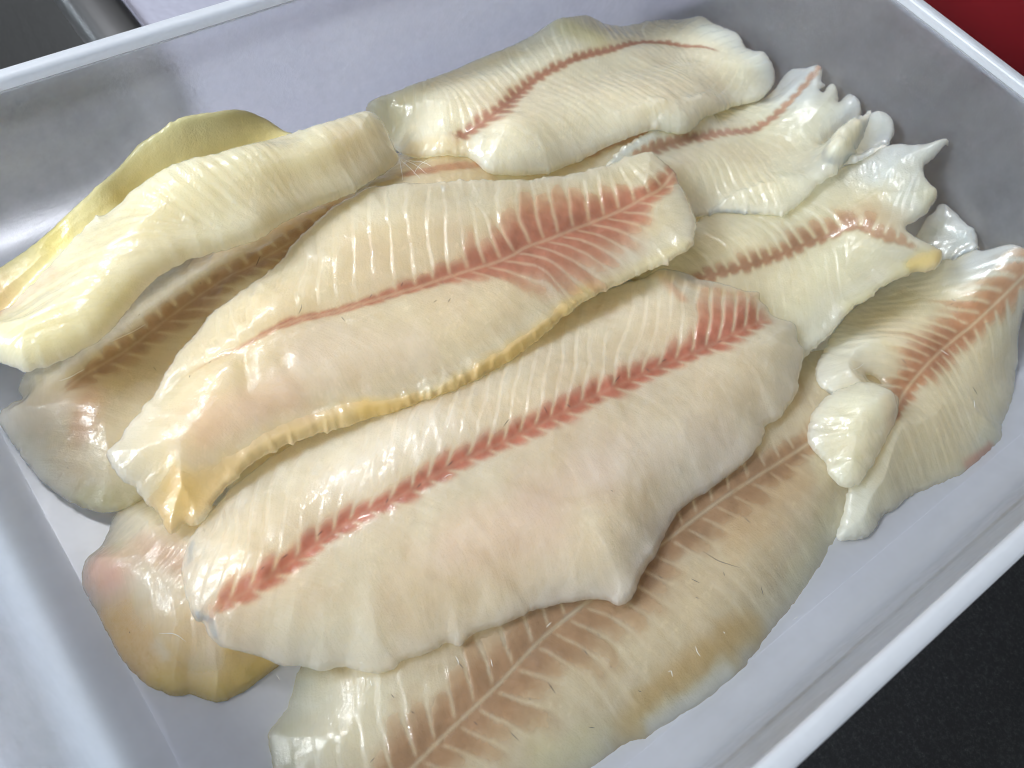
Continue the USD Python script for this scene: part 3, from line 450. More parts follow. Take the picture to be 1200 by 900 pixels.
 {'T': 8, 'Te': 3.2760000000000002, 'Re': 2.448, 'Rm': 24.0, 'droop': 0.2, 'p': 6.5, 'lu': (0.25, 12, 0.5), 'ld': (0.9, 10, -0.2), 'au': 0.35, 'ad': 0.2, 'col': (0.66, 0.57, 0.4), 'out': [[-27.6, 88.3], [-13.9, 96.4], [6.4, 110.3], [20.7, 108.1], [51.0, 93.3], [90.1, 77.4], [119.5, 67.6], [129.4, 57.0], [109.9, 47.2], [83.3, 50.7], [58.3, 51.4], [22.3, 57.5], [-14.7, 68.0]], 'ax': [[-7.3, 84.7], [18.1, 73.9], [58.3, 62.7], [107.2, 56.6]], 'bw': [(0, 3, 3), (1, 3, 3)], 'blood': (0.45, 0.27, 0.18), 'strokes': [([[25.2, 67.6], [29.4, 65.0]], 5, (0.8, 0.74, 0.52), 0.8), ([[-0.9, 88.9], [20.0, 71.2]], 6, (0.52, 0.38, 0.22), 0.6)], 'name': 'M', 'seed': 29, 'fibres': [[[1.5, 98.7], [-4.7, 88.5], [-8.6, 81.7]], [[0.9, 96.7], [-2.6, 86.3], [-3.7, 78.5]], [[2.2, 96.5], [0.1, 87.2], [-0.3, 79.2]], [[2.3, 94.5], [2.8, 86.3], [3.4, 81.9]], [[-3.7, 82.2], [0.4, 85.4], [4.8, 86.5]]], 'holes': [], 'lift': [], 'bumps': [], 'ridges': [], 'ez': [27.7, 24.8, 13.8, 13.5, 16.5, 21.3, 21.0, 20.7, 21.6, 26.5, 24.8, 26.6, 30.2], 'flecks': []},
 {'T': 11, 'Te': 3.1200000000000006, 'Re': 2.448, 'Rm': 24.0, 'droop': 0.5, 'p': 4.6, 'lu': (-0.55, 10, -0.8), 'ld': (-0.25, 8, -0.5), 'au': 0.3, 'ad': 0.2, 'col': (0.73, 0.66, 0.48), 'out': [[85.8, -47.3], [80.4, -50.3], [77.3, -54.4], [78.2, -58.7], [78.8, -64.3], [71.3, -71.3], [66.0, -78.9], [62.5, -87.1], [57.7, -89.1], [53.9, -91.8], [48.6, -95.1], [43.2, -97.7], [43.3, -100.5], [47.8, -102.5], [51.7, -104.3], [57.5, -104.4], [62.1, -101.8], [65.2, -102.0], [68.6, -103.4], [77.7, -102.7], [84.6, -104.8], [92.2, -105.6], [99.7, -107.7], [107.4, -108.6], [114.8, -108.1], [121.5, -108.2], [128.0, -107.4], [132.4, -103.8], [140.1, -101.4], [148.6, -98.1], [154.4, -93.5], [160.1, -88.3], [161.6, -83.5], [163.2, -80.7], [164.8, -77.0], [167.9, -73.7], [168.5, -68.4], [168.3, -61.4], [168.0, -58.3], [167.8, -55.4], [165.9, -53.5], [164.2, -51.6], [166.8, -40.4], [157.7, -36.2], [136.3, -35.3], [114.7, -37.6]], 'holes': [[[95.7, -61.9], [97.9, -62.2], [99.7, -64.3], [100.2, -66.7], [98.8, -67.5], [96.4, -65.3], [94.8, -63.5]]], 'ax': [[82.0, -81.2], [100.3, -75.1], [112.7, -72.5], [126.2, -70.8], [140.2, -70.1], [142.4, -70.7], [184.2, -67.6]], 'bw': [(0, 3, 2), (0.15, 7, 4), (0.35, 15, 8), (0.6, 17, 9), (0.85, 12, 6), (1, 4, 3)], 'fade': 0.3, 'sw': 0.13, 'sq': 0.75, 'cl': 0.8, 'blood': (0.46, 0.24, 0.145), 'strokes': [([[76.6, -53.4], [101.8, -49.5]], 13, (0.86, 0.84, 0.7), 0.75), ([[106.4, -107.1], [119.8, -107.7]], 3.2, (0.66, 0.22, 0.18), 0.7), ([[159.6, -54.7], [208.9, -59.3]], 9, (0.9, 0.89, 0.8), 0.8), ([[48.8, -99.7], [59.2, -93.1]], 8, (0.87, 0.84, 0.66), 0.8), ([[76.2, -100.4], [101.9, -103.3]], 7, (0.66, 0.56, 0.38), 0.5), ([[156.3, -83.1], [138.4, -100.8]], 5, (0.7, 0.6, 0.42), 0.5)], 'name': 'L', 'seed': 36, 'fibres': [[[88.7, -58.7], [93.2, -58.8], [97.4, -58.4]], [[127.7, -70.6], [128.5, -73.7]], [[122.4, -93.7], [124.7, -91.3]]], 'flecks': [[[143.8, -59.7], [145.2, -59.8]], [[110.6, -64.7], [110.8, -67.3]], [[127.6, -87.5], [127.9, -90.6]], [[146.1, -58.1], [146.0, -59.7]]], 'lift': [], 'bumps': [], 'ridges': [], 'ez': [9.7, 10.2, 10.9, 11.5, 11.8, 11.2, 9.9, 8.0, 7.1, 6.4, 5.4, 4.6, 4.4, 3.9, 3.7, 3.5, 3.3, 3.3, 3.2, 2.8, 2.4, 2.1, 1.9, 1.8, 1.8, 1.7, 1.7, 1.7, 1.7, 1.8, 2.9, 7.1, 11.5, 16.3, 21.3, 29.1, 35.5, 37.0, 36.1, 32.6, 29.9, 28.0, 17.4, 8.1, 1.8, 2.8]},
 {'T': 9, 'Te': 4.29, 'Re': 4.32, 'Rm': 14, 'droop': 0.9, 'p': 2.6, 'lu': (0.25, 12, 0.5), 'ld': (0.9, 10, -0.2), 'au': 0.3, 'ad': 0.3, 'col': (0.8, 0.75, 0.57), 'out': [[63.9, -62.6], [59.4, -65.8], [55.8, -69.9], [55.2, -74.3], [56.3, -77.4], [53.6, -80.5], [53.5, -85.5], [56.1, -89.6], [61.5, -90.6], [66.2, -88.6], [71.9, -86.7], [80.3, -83.3], [88.5, -79.7], [92.5, -75.9], [92.1, -71.5], [87.5, -64.9], [80.4, -61.2], [73.6, -59.8]], 'ax': [[84.7, -76.0], [69.6, -76.7], [54.8, -85.0]], 'bw': None, 'groove': 0, 'jag': 0.7, 'stiff': 4, 'wave': 0, 'strokes': [([[83.1, -75.3], [80.8, -82.3]], 4, (0.72, 0.56, 0.38), 0.6), ([[60.4, -83.4], [52.0, -86.2]], 5, (0.8, 0.77, 0.55), 0.5)], 'ridges': [([[61.2, -67.7], [68.7, -77.8], [81.9, -81.2]], 1.8, -0.6), ([[56.7, -79.0], [61.3, -82.4], [69.4, -86.4]], 1.6, -0.5)], 'name': 'Lflap', 'seed': 99, 'holes': [], 'lift': [], 'bumps': [], 'ez': [13.0, 12.5, 12.1, 11.7, 11.4, 11.1, 10.9, 11.2, 12.0, 13.0, 14.4, 16.5, 17.6, 17.8, 17.7, 17.1, 15.8, 14.6], 'flecks': [], 'fibres': []},
 {'T': 6, 'Te': 2.73, 'Re': 2.16, 'Rm': 10, 'droop': 0.3, 'p': 3.2, 'lu': (0.25, 12, 0.5), 'ld': (0.9, 10, -0.2), 'au': 0.6, 'ad': 0.6, 'col': (0.92, 0.91, 0.79), 'out': [[164.5, -27.9], [168.0, -27.2], [167.9, -30.4], [167.8, -33.1], [167.4, -40.0], [168.2, -45.1], [166.9, -49.0], [165.7, -51.1], [158.1, -47.8], [154.1, -38.9], [154.6, -31.8], [161.2, -28.1]], 'ax': [[151.2, -38.5], [197.5, -33.7]], 'bw': None, 'jag': 1.0, 'groove': 0, 'strokes': [([[160.9, -37.6], [161.1, -44.3]], 5, (0.62, 0.64, 0.54), 0.5)], 'name': 'K1', 'seed': 43, 'holes': [], 'lift': [], 'bumps': [], 'ridges': [], 'ez': [25.4, 30.6, 29.3, 31.0, 30.1, 29.9, 27.7, 26.6, 22.6, 18.3, 18.4, 22.5], 'flecks': [], 'fibres': []},
 {'T': 9, 'Te': 2.4960000000000004, 'Re': 1.9583999999999997, 'Rm': 24.0, 'droop': 0.75, 'p': 4.6, 'lu': (-0.2, 10, -0.5), 'ld': (-0.2, 8, -0.4), 'au': 0.3, 'ad': 0.15, 'col': (0.77, 0.7, 0.51), 'out': [[55.7, 14.8], [93.8, 23.6], [117.8, 15.9], [136.2, 8.2], [145.9, 2.9], [148.6, 2.8], [155.8, 1.4], [160.6, -1.7], [163.6, -9.3], [169.1, -12.9], [169.0, -17.1], [168.5, -17.9], [166.5, -16.0], [162.3, -16.8], [157.8, -16.6], [156.0, -19.8], [154.1, -23.9], [155.3, -27.7], [151.4, -30.2], [145.5, -32.0], [135.0, -29.2], [138.6, -38.1], [143.4, -44.9], [139.5, -48.1], [135.4, -50.1], [130.1, -45.6], [123.4, -43.0], [115.9, -42.0], [108.4, -42.9], [106.3, -41.6], [97.9, -43.0], [89.3, -44.5], [84.4, -44.3], [79.8, -44.9], [66.1, -39.0], [52.1, -10.3], [45.2, 7.7]], 'ck': 2, 'ax': [[37.1, 4.6], [59.5, 1.4], [75.9, -3.5], [93.3, -8.1], [111.0, -11.5], [120.2, -15.1], [125.7, -18.4], [127.3, -27.0], [132.7, -38.3]], 'bw': [(0, 3, 3), (0.3, 5, 3.5), (0.55, 6, 3.5), (0.68, 9, 4), (0.8, 10, 3), (0.92, 6, 2), (1, 2, 1)], 'sq': 0.8, 'sw': 0.16, 'sg': (0.2, 1.4), 'zman': [((760, 315), 15), ((830, 245), 18), ((900, 225), 22), ((960, 208), 27), ((1007, 187), 36), ((1077, 173), 45), ((1118, 165), 52), ((1098, 228), 42), ((1083, 257), 37), ((1103, 308), 33), ((1053, 325), 29), ((987, 377), 21), ((943, 420), 12), ((800, 385), 10), ((1000, 270), 30)], 'jag': 0.8, 'ezr': 60, 'blood': (0.4, 0.24, 0.165), 'strokes': [([[129.5, -42.8], [137.2, -46.2]], 4.5, (0.92, 0.68, 0.24), 0.85), ([[102.4, -41.9], [125.2, -45.3]], 5, (0.74, 0.62, 0.24), 0.6), ([[147.0, -6.8], [228.1, 2.3]], 9, (0.92, 0.92, 0.8), 0.85), ([[154.7, -20.1], [143.0, -22.6]], 8, (0.86, 0.84, 0.68), 0.7), ([[149.2, -25.4], [148.9, -29.6]], 5, (0.66, 0.58, 0.32), 0.5), ([[134.3, -27.6], [133.3, -16.8]], 7, (0.5, 0.3, 0.2), 0.4)], 'name': 'J', 'seed': 50, 'fibres': [], 'holes': [], 'lift': [], 'bumps': [], 'ridges': [], 'ez': [15.0, 18.0, 22.1, 27.7, 34.9, 36.0, 38.3, 40.9, 45.5, 48.2, 53.0, 51.8, 48.5, 46.0, 43.6, 42.9, 42.2, 41.4, 40.4, 37.4, 35.5, 34.7, 33.6, 32.9, 32.3, 30.8, 29.3, 27.1, 25.1, 24.1, 20.2, 16.2, 14.2, 13.1, 13.7, 10.1, 14.7], 'flecks': []},
 {'T': 7, 'Te': 3.12, 'Re': 2.52, 'Rm': 9, 'droop': 0.3, 'p': 6.5, 'lu': (0.25, 12, 0.5), 'ld': (0.9, 10, -0.2), 'au': 0.25, 'ad': 0.25, 'col': (0.9, 0.89, 0.76), 'out': [[155.3, 14.1], [159.9, 15.3], [164.3, 13.5], [167.6, 10.0], [167.0, 5.6], [164.5, 1.8], [159.7, -0.6], [154.9, 0.4], [146.6, 0.7], [137.6, 2.1], [130.2, 8.8], [141.9, 15.1]], 'ax': [[139.2, 6.8], [214.0, 23.8]], 'bw': None, 'zman': [((1037, 138), 44), ((1042, 172), 40), ((985, 185), 38)], 'jag': 0.8, 'groove': 0, 'name': 'K0', 'seed': 57, 'holes': [], 'lift': [], 'bumps': [], 'ridges': [], 'strokes': [], 'ez': [41.9, 42.5, 42.9, 43.0, 42.5, 41.4, 40.4, 40.0, 39.2, 38.3, 38.2, 38.4], 'flecks': [], 'fibres': []},
 {'T': 9, 'Te': 2.6208000000000005, 'Re': 2.0808, 'Rm': 24.0, 'droop': 0.35, 'p': 4.2, 'lu': (0.25, 12, 0.5), 'ld': (0.9, 10, -0.2), 'au': 0.2, 'ad': 0.25, 'col': (0.8, 0.75, 0.57), 'out': [[158.2, 57.6], [162.0, 56.0], [164.9, 56.4], [167.7, 57.0], [168.1, 54.8], [167.6, 49.8], [168.7, 44.9], [165.4, 39.8], [160.3, 35.5], [165.1, 36.9], [168.2, 36.8], [166.6, 32.4], [160.8, 27.2], [165.5, 28.2], [168.6, 28.3], [168.2, 25.1], [168.3, 20.8], [163.0, 14.5], [146.5, 3.8], [137.2, 3.2], [129.7, 3.1], [122.3, 2.2], [115.0, 1.4], [108.1, 1.2], [104.3, 6.1], [98.1, 12.9], [91.0, 20.3], [86.3, 22.5], [76.1, 29.0], [59.8, 43.0], [60.8, 55.0], [78.7, 57.6], [111.1, 61.4], [151.5, 69.3]], 'ck': 1, 'ax': [[73.6, 51.3], [86.1, 50.6], [99.0, 49.5], [120.5, 45.7], [138.8, 39.5], [185.1, 47.3]], 'bw': [(0, 3, 4), (0.3, 3.5, 3.5), (0.8, 2.6, 2), (1, 1, 1)], 'sq': 0.75, 'sw': 0.16, 'sg': (0.2, 1.3), 'jag': 0.9, 'ezr': 40, 'blood': (0.46, 0.27, 0.21), 'strokes': [([[211.4, 63.0], [155.5, 43.9]], 10, (0.92, 0.93, 0.82), 0.85), ([[85.1, 22.1], [105.5, 6.4]], 4, (0.84, 0.78, 0.62), 0.7), ([[209.7, 41.4], [160.0, 17.3]], 9, (0.92, 0.93, 0.83), 0.85), ([[93.1, 42.5], [81.6, 38.8]], 6, (0.72, 0.62, 0.5), 0.5)], 'name': 'I', 'seed': 64, 'holes': [], 'lift': [], 'bumps': [], 'ridges': [], 'ez': [18.3, 23.1, 26.1, 30.0, 33.6, 35.2, 41.9, 38.4, 38.1, 38.1, 40.5, 37.9, 37.8, 38.1, 39.9, 40.7, 38.9, 34.7, 40.6, 38.4, 34.6, 31.4, 28.6, 26.9, 25.8, 23.6, 20.3, 19.3, 17.8, 24.9, 26.9, 31.6, 27.3, 10.0], 'flecks': [], 'fibres': []},
 {'T': 11, 'Te': 2.9952, 'Re': 2.2032, 'Rm': 24, 'droop': 0.2, 'p': 6.3, 'lu': (0.95, 5, 0.95), 'ld': (0.95, 11, -0.15), 'au': 0.4, 'ad': 0.1, 'col': (0.76, 0.66, 0.51), 'out': [[29.0, 16.8], [37.8, 16.4], [47.4, 12.0], [55.6, 11.2], [59.1, 8.3], [61.4, 4.0], [64.9, -1.2], [71.0, -7.2], [75.7, -13.9], [80.7, -17.1], [77.4, -19.5], [78.5, -23.9], [76.7, -27.1], [83.5, -32.9], [82.0, -36.8], [78.3, -39.7], [78.9, -43.9], [70.3, -49.6], [67.9, -53.5], [63.9, -54.9], [59.2, -55.8], [53.6, -58.0], [47.9, -56.2], [43.5, -59.6], [39.9, -61.1], [32.7, -62.9], [24.0, -63.6], [14.7, -63.4], [6.3, -62.9], [2.3, -63.1], [-2.4, -64.1], [-8.6, -66.9], [-16.8, -70.8], [-22.6, -71.8], [-27.3, -75.1], [-32.6, -76.9], [-36.3, -75.6], [-37.1, -72.6], [-41.4, -69.7], [-47.5, -66.8], [-56.1, -62.7], [-64.4, -61.3], [-69.6, -60.1], [-74.3, -58.3], [-77.3, -58.3], [-81.7, -59.6], [-82.9, -55.8], [-87.3, -55.9], [-97.0, -52.1], [-99.0, -53.5], [-105.6, -50.9], [-110.6, -44.7], [-115.8, -43.1], [-120.6, -37.9], [-123.4, -36.6], [-126.4, -31.5], [-129.5, -28.2], [-134.3, -23.4], [-136.0, -18.3], [-135.0, -15.5], [-137.2, -13.6], [-136.6, -8.1], [-134.6, -1.8], [-132.8, 2.9], [-129.4, 6.8], [-123.4, 10.6], [-103.3, 20.3], [-64.5, 20.9], [-26.3, 18.7], [12.1, 20.5]], 'ax': [[-132.4, -14.8], [-123.9, -16.2], [-115.5, -17.1], [-106.3, -15.9], [-91.8, -14.1], [-82.7, -14.4], [-73.9, -16.0], [-64.3, -16.2], [-54.4, -16.3], [-44.6, -17.5], [-34.7, -18.6], [-24.5, -19.5], [-13.5, -20.3], [-1.9, -20.7], [10.0, -21.4], [23.0, -22.0], [33.8, -23.4], [52.4, -26.3], [72.0, -27.7]], 'bw': [(0, 4.2, 3.0), (0.05, 6.4, 4.4), (0.14, 6.0, 4.4), (0.25, 4.4, 4.0), (0.4, 5.2, 4.8), (0.6, 6.0, 5.2), (0.78, 6.2, 5.2), (0.84, 9, 5), (0.9, 24, 5.5), (0.96, 27, 5.5), (1, 20, 4)], 'sw': 0.13, 'sq': 0.75, 'sg': (0.1, 1.4), 'cl': 0.2, 'blood': (0.52, 0.2, 0.15), 'sept': 0.9, 'stiff': 11, 'groove': 1.0, 'strokes': [([[-66.8, -37.6], [-42.7, -47.0]], 13, (0.8, 0.6, 0.52), 0.5), ([[-60.3, -54.8], [-88.7, -44.7]], 12, (0.78, 0.6, 0.42), 0.45), ([[-84.5, -2.2], [-51.1, -5.4]], 9, (0.8, 0.76, 0.7), 0.5), ([[-126.5, -0.3], [-132.8, -9.9]], 6, (0.84, 0.76, 0.62), 0.6), ([[-28.4, -74.8], [-17.2, -70.8], [-35.0, -74.0]], 5, (0.8, 0.66, 0.52), 0.5), ([[-16.2, -38.4], [27.5, -54.9]], 12, (0.76, 0.68, 0.62), 0.5), ([[52.3, 6.9], [50.5, -5.9]], 2.5, (0.66, 0.34, 0.22), 0.6), ([[52.2, 8.7], [65.0, -9.0], [78.0, -19.0]], 3.2, (0.78, 0.56, 0.36), 0.7), ([[-119.7, -29.5], [-100.3, -49.9]], 10, (0.8, 0.74, 0.58), 0.5), ([[-41.1, -36.0], [-19.7, -42.8]], 9, (0.78, 0.62, 0.56), 0.4)], 'ridges': [([[-62.7, -40.3], [-57.2, -59.2], [-47.4, -62.9]], 2.2, -0.5), ([[-42.4, -29.1], [-28.4, -45.3], [-11.6, -50.4]], 2.2, -0.5), ([[-80.3, -31.6], [-69.9, -51.2]], 2.5, -0.5), ([[-28.4, -74.8], [-15.2, -70.5]], 5, 1.5)], 'name': 'E', 'seed': 78, 'flecks': [[[-35.4, -14.7], [-33.5, -13.9], [-32.4, -13.7]], [[-20.6, -15.7], [-20.8, -17.9]], [[-13.4, -18.7], [-12.7, -20.1]], [[6.2, -19.9], [9.7, -18.8]], [[20.4, -20.4], [20.5, -22.2]], [[27.0, -21.2], [29.3, -21.3]], [[-18.3, -48.0], [-17.7, -48.6]], [[-77.9, -15.5], [-76.5, -14.6]], [[-98.9, -13.2], [-96.9, -12.6]], [[-110.5, -14.3], [-108.5, -13.9]], [[-116.7, -14.4], [-115.5, -14.1]], [[48.8, -25.9], [50.9, -26.1]], [[-56.6, -15.9], [-54.4, -15.4]], [[-68.0, -16.5], [-66.0, -16.0]]], 'fibres': [[[-83.2, -60.1], [-83.3, -61.8], [-84.0, -62.5]], [[79.3, -18.3], [80.5, -15.4]], [[-106.1, -52.1], [-106.6, -53.7]], [[-125.9, -36.7], [-125.9, -38.6]], [[-59.7, -18.3], [-57.8, -18.2], [-57.2, -19.0]]], 'holes': [], 'lift': [], 'bumps': [], 'ez': [12.8, 13.4, 15.9, 18.0, 18.9, 19.6, 20.0, 20.1, 19.9, 19.7, 19.6, 19.3, 19.1, 18.1, 17.6, 17.0, 16.4, 14.3, 13.8, 13.5, 13.1, 12.8, 12.6, 12.5, 12.5, 12.6, 12.6, 12.6, 12.6, 12.6, 12.6, 12.5, 12.5, 12.6, 12.7, 12.8, 12.8, 12.8, 12.9, 12.9, 12.7, 12.6, 12.4, 12.3, 12.3, 12.2, 12.1, 12.1, 12.1, 12.1, 12.1, 12.1, 12.2, 12.6, 13.0, 13.8, 14.6, 15.8, 16.6, 17.0, 17.2, 17.6, 17.9, 17.8, 17.6, 17.3, 14.3, 16.2, 15.5, 12.6]},
 {'T': 11, 'Te': 2.7456000000000005, 'Re': 2.0808, 'Rm': 20, 'droop': 0.2, 'p': 6.3, 'lu': (0.1, 8, 0.45), 'ld': (1.0, 12, 0.4), 'au': 0.36, 'ad': 0.1, 'col': (0.77, 0.66, 0.48), 'out': [[-135.8, 40.5], [-132.4, 41.8], [-129.4, 42.7], [-126.3, 45.5], [-119.2, 47.5], [-112.4, 52.2], [-106.2, 57.7], [-101.9, 60.7], [-94.7, 63.5], [-87.3, 66.6], [-79.7, 67.9], [-71.8, 69.8], [-63.8, 71.6], [-59.4, 73.8], [-52.3, 77.0], [-44.6, 79.1], [-34.7, 83.1], [-29.9, 83.4], [-23.1, 83.4], [-17.2, 80.4], [-11.1, 77.5], [-4.0, 74.0], [4.6, 69.3], [14.4, 65.5], [19.5, 62.2], [27.5, 57.9], [37.3, 54.1], [48.1, 51.1], [60.4, 49.2], [70.6, 48.3], [76.7, 47.0], [78.1, 43.7], [79.3, 35.2], [77.0, 28.7], [72.3, 15.3], [69.2, 10.6], [63.6, 6.8], [57.8, 4.7], [50.2, 6.0], [42.6, 8.1], [33.0, 8.1], [18.6, 9.4], [9.1, 8.2], [-4.7, 5.9], [-17.1, 4.8], [-29.2, 3.6], [-39.6, 4.7], [-48.9, 6.5], [-58.1, 8.2], [-66.8, 10.9], [-75.6, 12.5], [-83.6, 15.1], [-92.5, 16.5], [-99.6, 16.8], [-107.5, 16.0], [-113.9, 14.3], [-117.4, 12.7], [-120.2, 10.4], [-123.0, 9.1], [-125.0, 10.3], [-126.3, 12.6], [-129.3, 11.1], [-131.5, 11.4], [-131.7, 14.6], [-131.3, 17.8], [-131.3, 21.2], [-133.1, 24.0], [-132.9, 27.6], [-134.8, 29.9], [-135.9, 34.6]], 'ax': [[-119.3, 47.8], [-109.3, 49.5], [-96.9, 48.9], [-88.4, 47.4], [-78.4, 48.1], [-68.4, 47.3], [-57.0, 44.2], [-46.7, 42.8], [-36.9, 41.2], [-27.1, 39.6], [-16.9, 38.1], [-6.5, 36.1], [4.3, 34.8], [9.6, 35.7], [22.0, 34.0], [33.9, 33.0], [45.4, 31.2], [57.3, 30.1], [70.3, 29.6], [108.7, 49.3]], 'bw': [(0, 0, 0), (0.12, 0.8, 0.8), (0.22, 2.2, 1.6), (0.3, 2.6, 2.0), (0.42, 4.6, 3.6), (0.5, 13, 11), (0.57, 24, 27), (0.66, 23, 30), (0.72, 12, 18), (0.78, 7, 6), (0.9, 6.5, 5.5), (1, 3.5, 3.5)], 'sw': 0.11, 'sq': 0.62, 'cl': 0.6, 'zman': [((122, 533), 25), ((190, 450), 27), ((277, 347), 30), ((393, 240), 33), ((500, 215), 36), ((650, 208), 36), ((760, 178), 36), ((818, 267), 34), ((730, 333), 28), ((600, 420), 26), ((467, 482), 25), ((333, 523), 24), ((247, 593), 21), ((200, 620), 18)], 'sg': (0.2, 1.8), 'fade': 0.28, 'blood': (0.5, 0.22, 0.16), 'jag': 0.75, 'stiff': 12, 'groove': 1.2, 'strokes': [([[-131.2, 9.6], [-124.3, 16.2], [-112.6, 16.3], [-90.1, 17.0], [-67.0, 12.0]], 6.5, (0.9, 0.64, 0.28), 0.75), ([[-67.0, 12.0], [-45.3, 3.3], [-17.8, 4.4], [1.5, 7.0], [18.8, 10.1]], 4.6, (0.92, 0.62, 0.23), 0.85), ([[18.8, 10.1], [37.4, 9.4], [57.5, 6.5]], 4, (0.88, 0.66, 0.32), 0.6), ([[-130.1, 18.1], [-124.2, 18.5]], 8, (0.9, 0.62, 0.26), 0.75), ([[-108.6, 32.0], [-86.4, 27.8]], 10, (0.78, 0.52, 0.42), 0.5), ([[-130.2, 36.0], [-120.0, 38.4]], 9, (0.84, 0.74, 0.6), 0.5), ([[-30.2, 70.6], [6.1, 57.9]], 9, (0.82, 0.76, 0.6), 0.4), ([[9.7, 23.0], [43.2, 16.9]], 9, (0.8, 0.68, 0.6), 0.5), ([[-76.2, 35.3], [-45.4, 21.7]], 12, (0.78, 0.66, 0.58), 0.4)], 'ridges': [([[-89.9, 43.7], [-94.1, 33.6], [-87.5, 25.9], [-71.8, 18.5]], 2.5, -0.9), ([[-80.4, 38.0], [-80.2, 28.6], [-65.4, 19.3]], 2.2, -0.6), ([[-1.3, 7.5], [-42.9, 6.3], [-74.8, 13.7], [-101.4, 16.2]], 4.5, 1.2)], 'name': 'D', 'seed': 85, 'flecks': [[[-68.4, 48.7], [-66.9, 49.6], [-66.1, 50.6]], [[-105.4, 47.9], [-104.8, 48.6]], [[-98.6, 48.5], [-98.0, 48.7]], [[-29.6, 32.0], [-28.1, 32.3]], [[-46.2, 43.6], [-44.8, 44.4]], [[-136.0, 37.6], [-135.9, 37.5]], [[-25.6, 29.7], [-23.9, 30.7]], [[-57.5, 41.9], [-57.5, 39.8]], [[-35.1, 42.5], [-33.8, 43.4]]], 'fibres': [[[-96.0, 49.7], [-93.2, 49.7], [-90.8, 49.0]]], 'holes': [], 'lift': [], 'bumps': [], 'ez': [24.8, 25.0, 25.2, 25.6, 26.4, 26.9, 27.2, 27.5, 28.6, 29.6, 29.9, 30.1, 30.5, 30.9, 32.0, 32.7, 33.0, 33.1, 33.7, 34.6, 35.5, 35.9, 35.8, 35.4, 35.4, 35.8, 35.9, 35.8, 35.7, 35.9, 35.9, 35.9, 35.4, 34.9, 34.0, 34.0, 33.7, 33.0, 31.1, 29.1, 28.1, 28.3, 28.1, 26.4, 26.1, 26.0, 25.7, 25.2, 25.0, 24.9, 24.6, 24.2, 23.9, 23.4, 22.2, 21.3, 20.8, 20.4, 19.9, 19.5, 19.1, 18.7, 18.6, 18.6, 19.0, 19.8, 20.8, 22.0, 22.9, 24.1]},
 {'T': 13, 'Te': 6.24, 'Re': 5.04, 'Rm': 16, 'droop': 0, 'p': 5.2, 'lu': (0.2, 5, 0.3), 'ld': (0.9, 12, 0.2), 'au': 0.18, 'ad': 0.34, 'col': (0.81, 0.73, 0.52), 'out': [[-120.1, 97.4], [-109.7, 100.4], [-99.9, 101.7], [-89.1, 104.6], [-79.1, 105.9], [-70.2, 105.0], [-61.1, 103.6], [-50.7, 104.7], [-40.4, 105.1], [-30.0, 104.6], [-17.7, 107.0], [-7.4, 108.0], [-4.0, 101.1], [-6.2, 90.5], [-6.9, 86.8], [-12.0, 84.8], [-22.8, 80.8], [-28.9, 79.5], [-34.8, 78.9], [-42.2, 78.8], [-51.3, 77.3], [-59.1, 75.8], [-65.4, 73.5], [-73.1, 73.5], [-80.0, 74.3], [-85.9, 75.8], [-91.2, 76.2], [-98.6, 75.3], [-105.1, 73.1], [-111.0, 70.0], [-117.1, 66.4], [-123.1, 64.4], [-130.8, 64.3], [-136.9, 64.9], [-142.0, 66.5], [-144.8, 68.6], [-147.3, 72.4], [-150.9, 78.0], [-152.6, 85.8], [-149.6, 90.9], [-144.2, 92.8], [-141.6, 86.9], [-131.9, 90.6]], 'ax': [[-143.9, 83.9], [-120.8, 125.0], [-91.4, 136.9], [-55.4, 143.2], [-24.7, 140.6], [11.0, 135.9]], 'bw': [(0, 2, 2), (0.2, 1.8, 1.5), (0.5, 1.2, 1), (1, 0.6, 0.6)], 'blood': (0.66, 0.38, 0.28), 'zman': [((67, 300), 43), ((133, 247), 48), ((200, 200), 51), ((267, 182), 51), ((333, 160), 48), ((428, 132), 42), ((468, 187), 37), ((400, 230), 41), ((330, 258), 44), ((233, 300), 45), ((133, 382), 43), ((57, 428), 40), ((-45, 395), 40), ((0, 372), 40)], 'ezr': 70, 'stiff': 11, 'groove': 0.2, 'strokes': [([[-138.5, 71.9], [-127.7, 65.9], [-112.2, 71.4]], 8, (0.74, 0.7, 0.44), 0.6), ([[-124.0, 91.7], [-138.9, 87.7]], 3.5, (0.74, 0.46, 0.36), 0.5), ([[-37.2, 137.8], [-19.3, 93.3]], 12, (0.8, 0.67, 0.5), 0.6)], 'name': 'B', 'seed': 71, 'holes': [], 'lift': [], 'bumps': [], 'ridges': [], 'ez': [43.3, 45.7, 47.7, 49.4, 50.6, 50.7, 50.5, 49.2, 47.9, 46.3, 42.8, 41.8, 40.8, 37.9, 37.4, 37.5, 40.0, 40.7, 41.1, 41.9, 43.4, 44.0, 44.4, 44.8, 45.0, 45.0, 45.0, 44.7, 44.0, 43.4, 42.9, 42.2, 40.9, 40.3, 40.2, 40.1, 40.1, 40.1, 40.0, 40.0, 40.1, 40.3, 41.2], 'flecks': [], 'fibres': []},
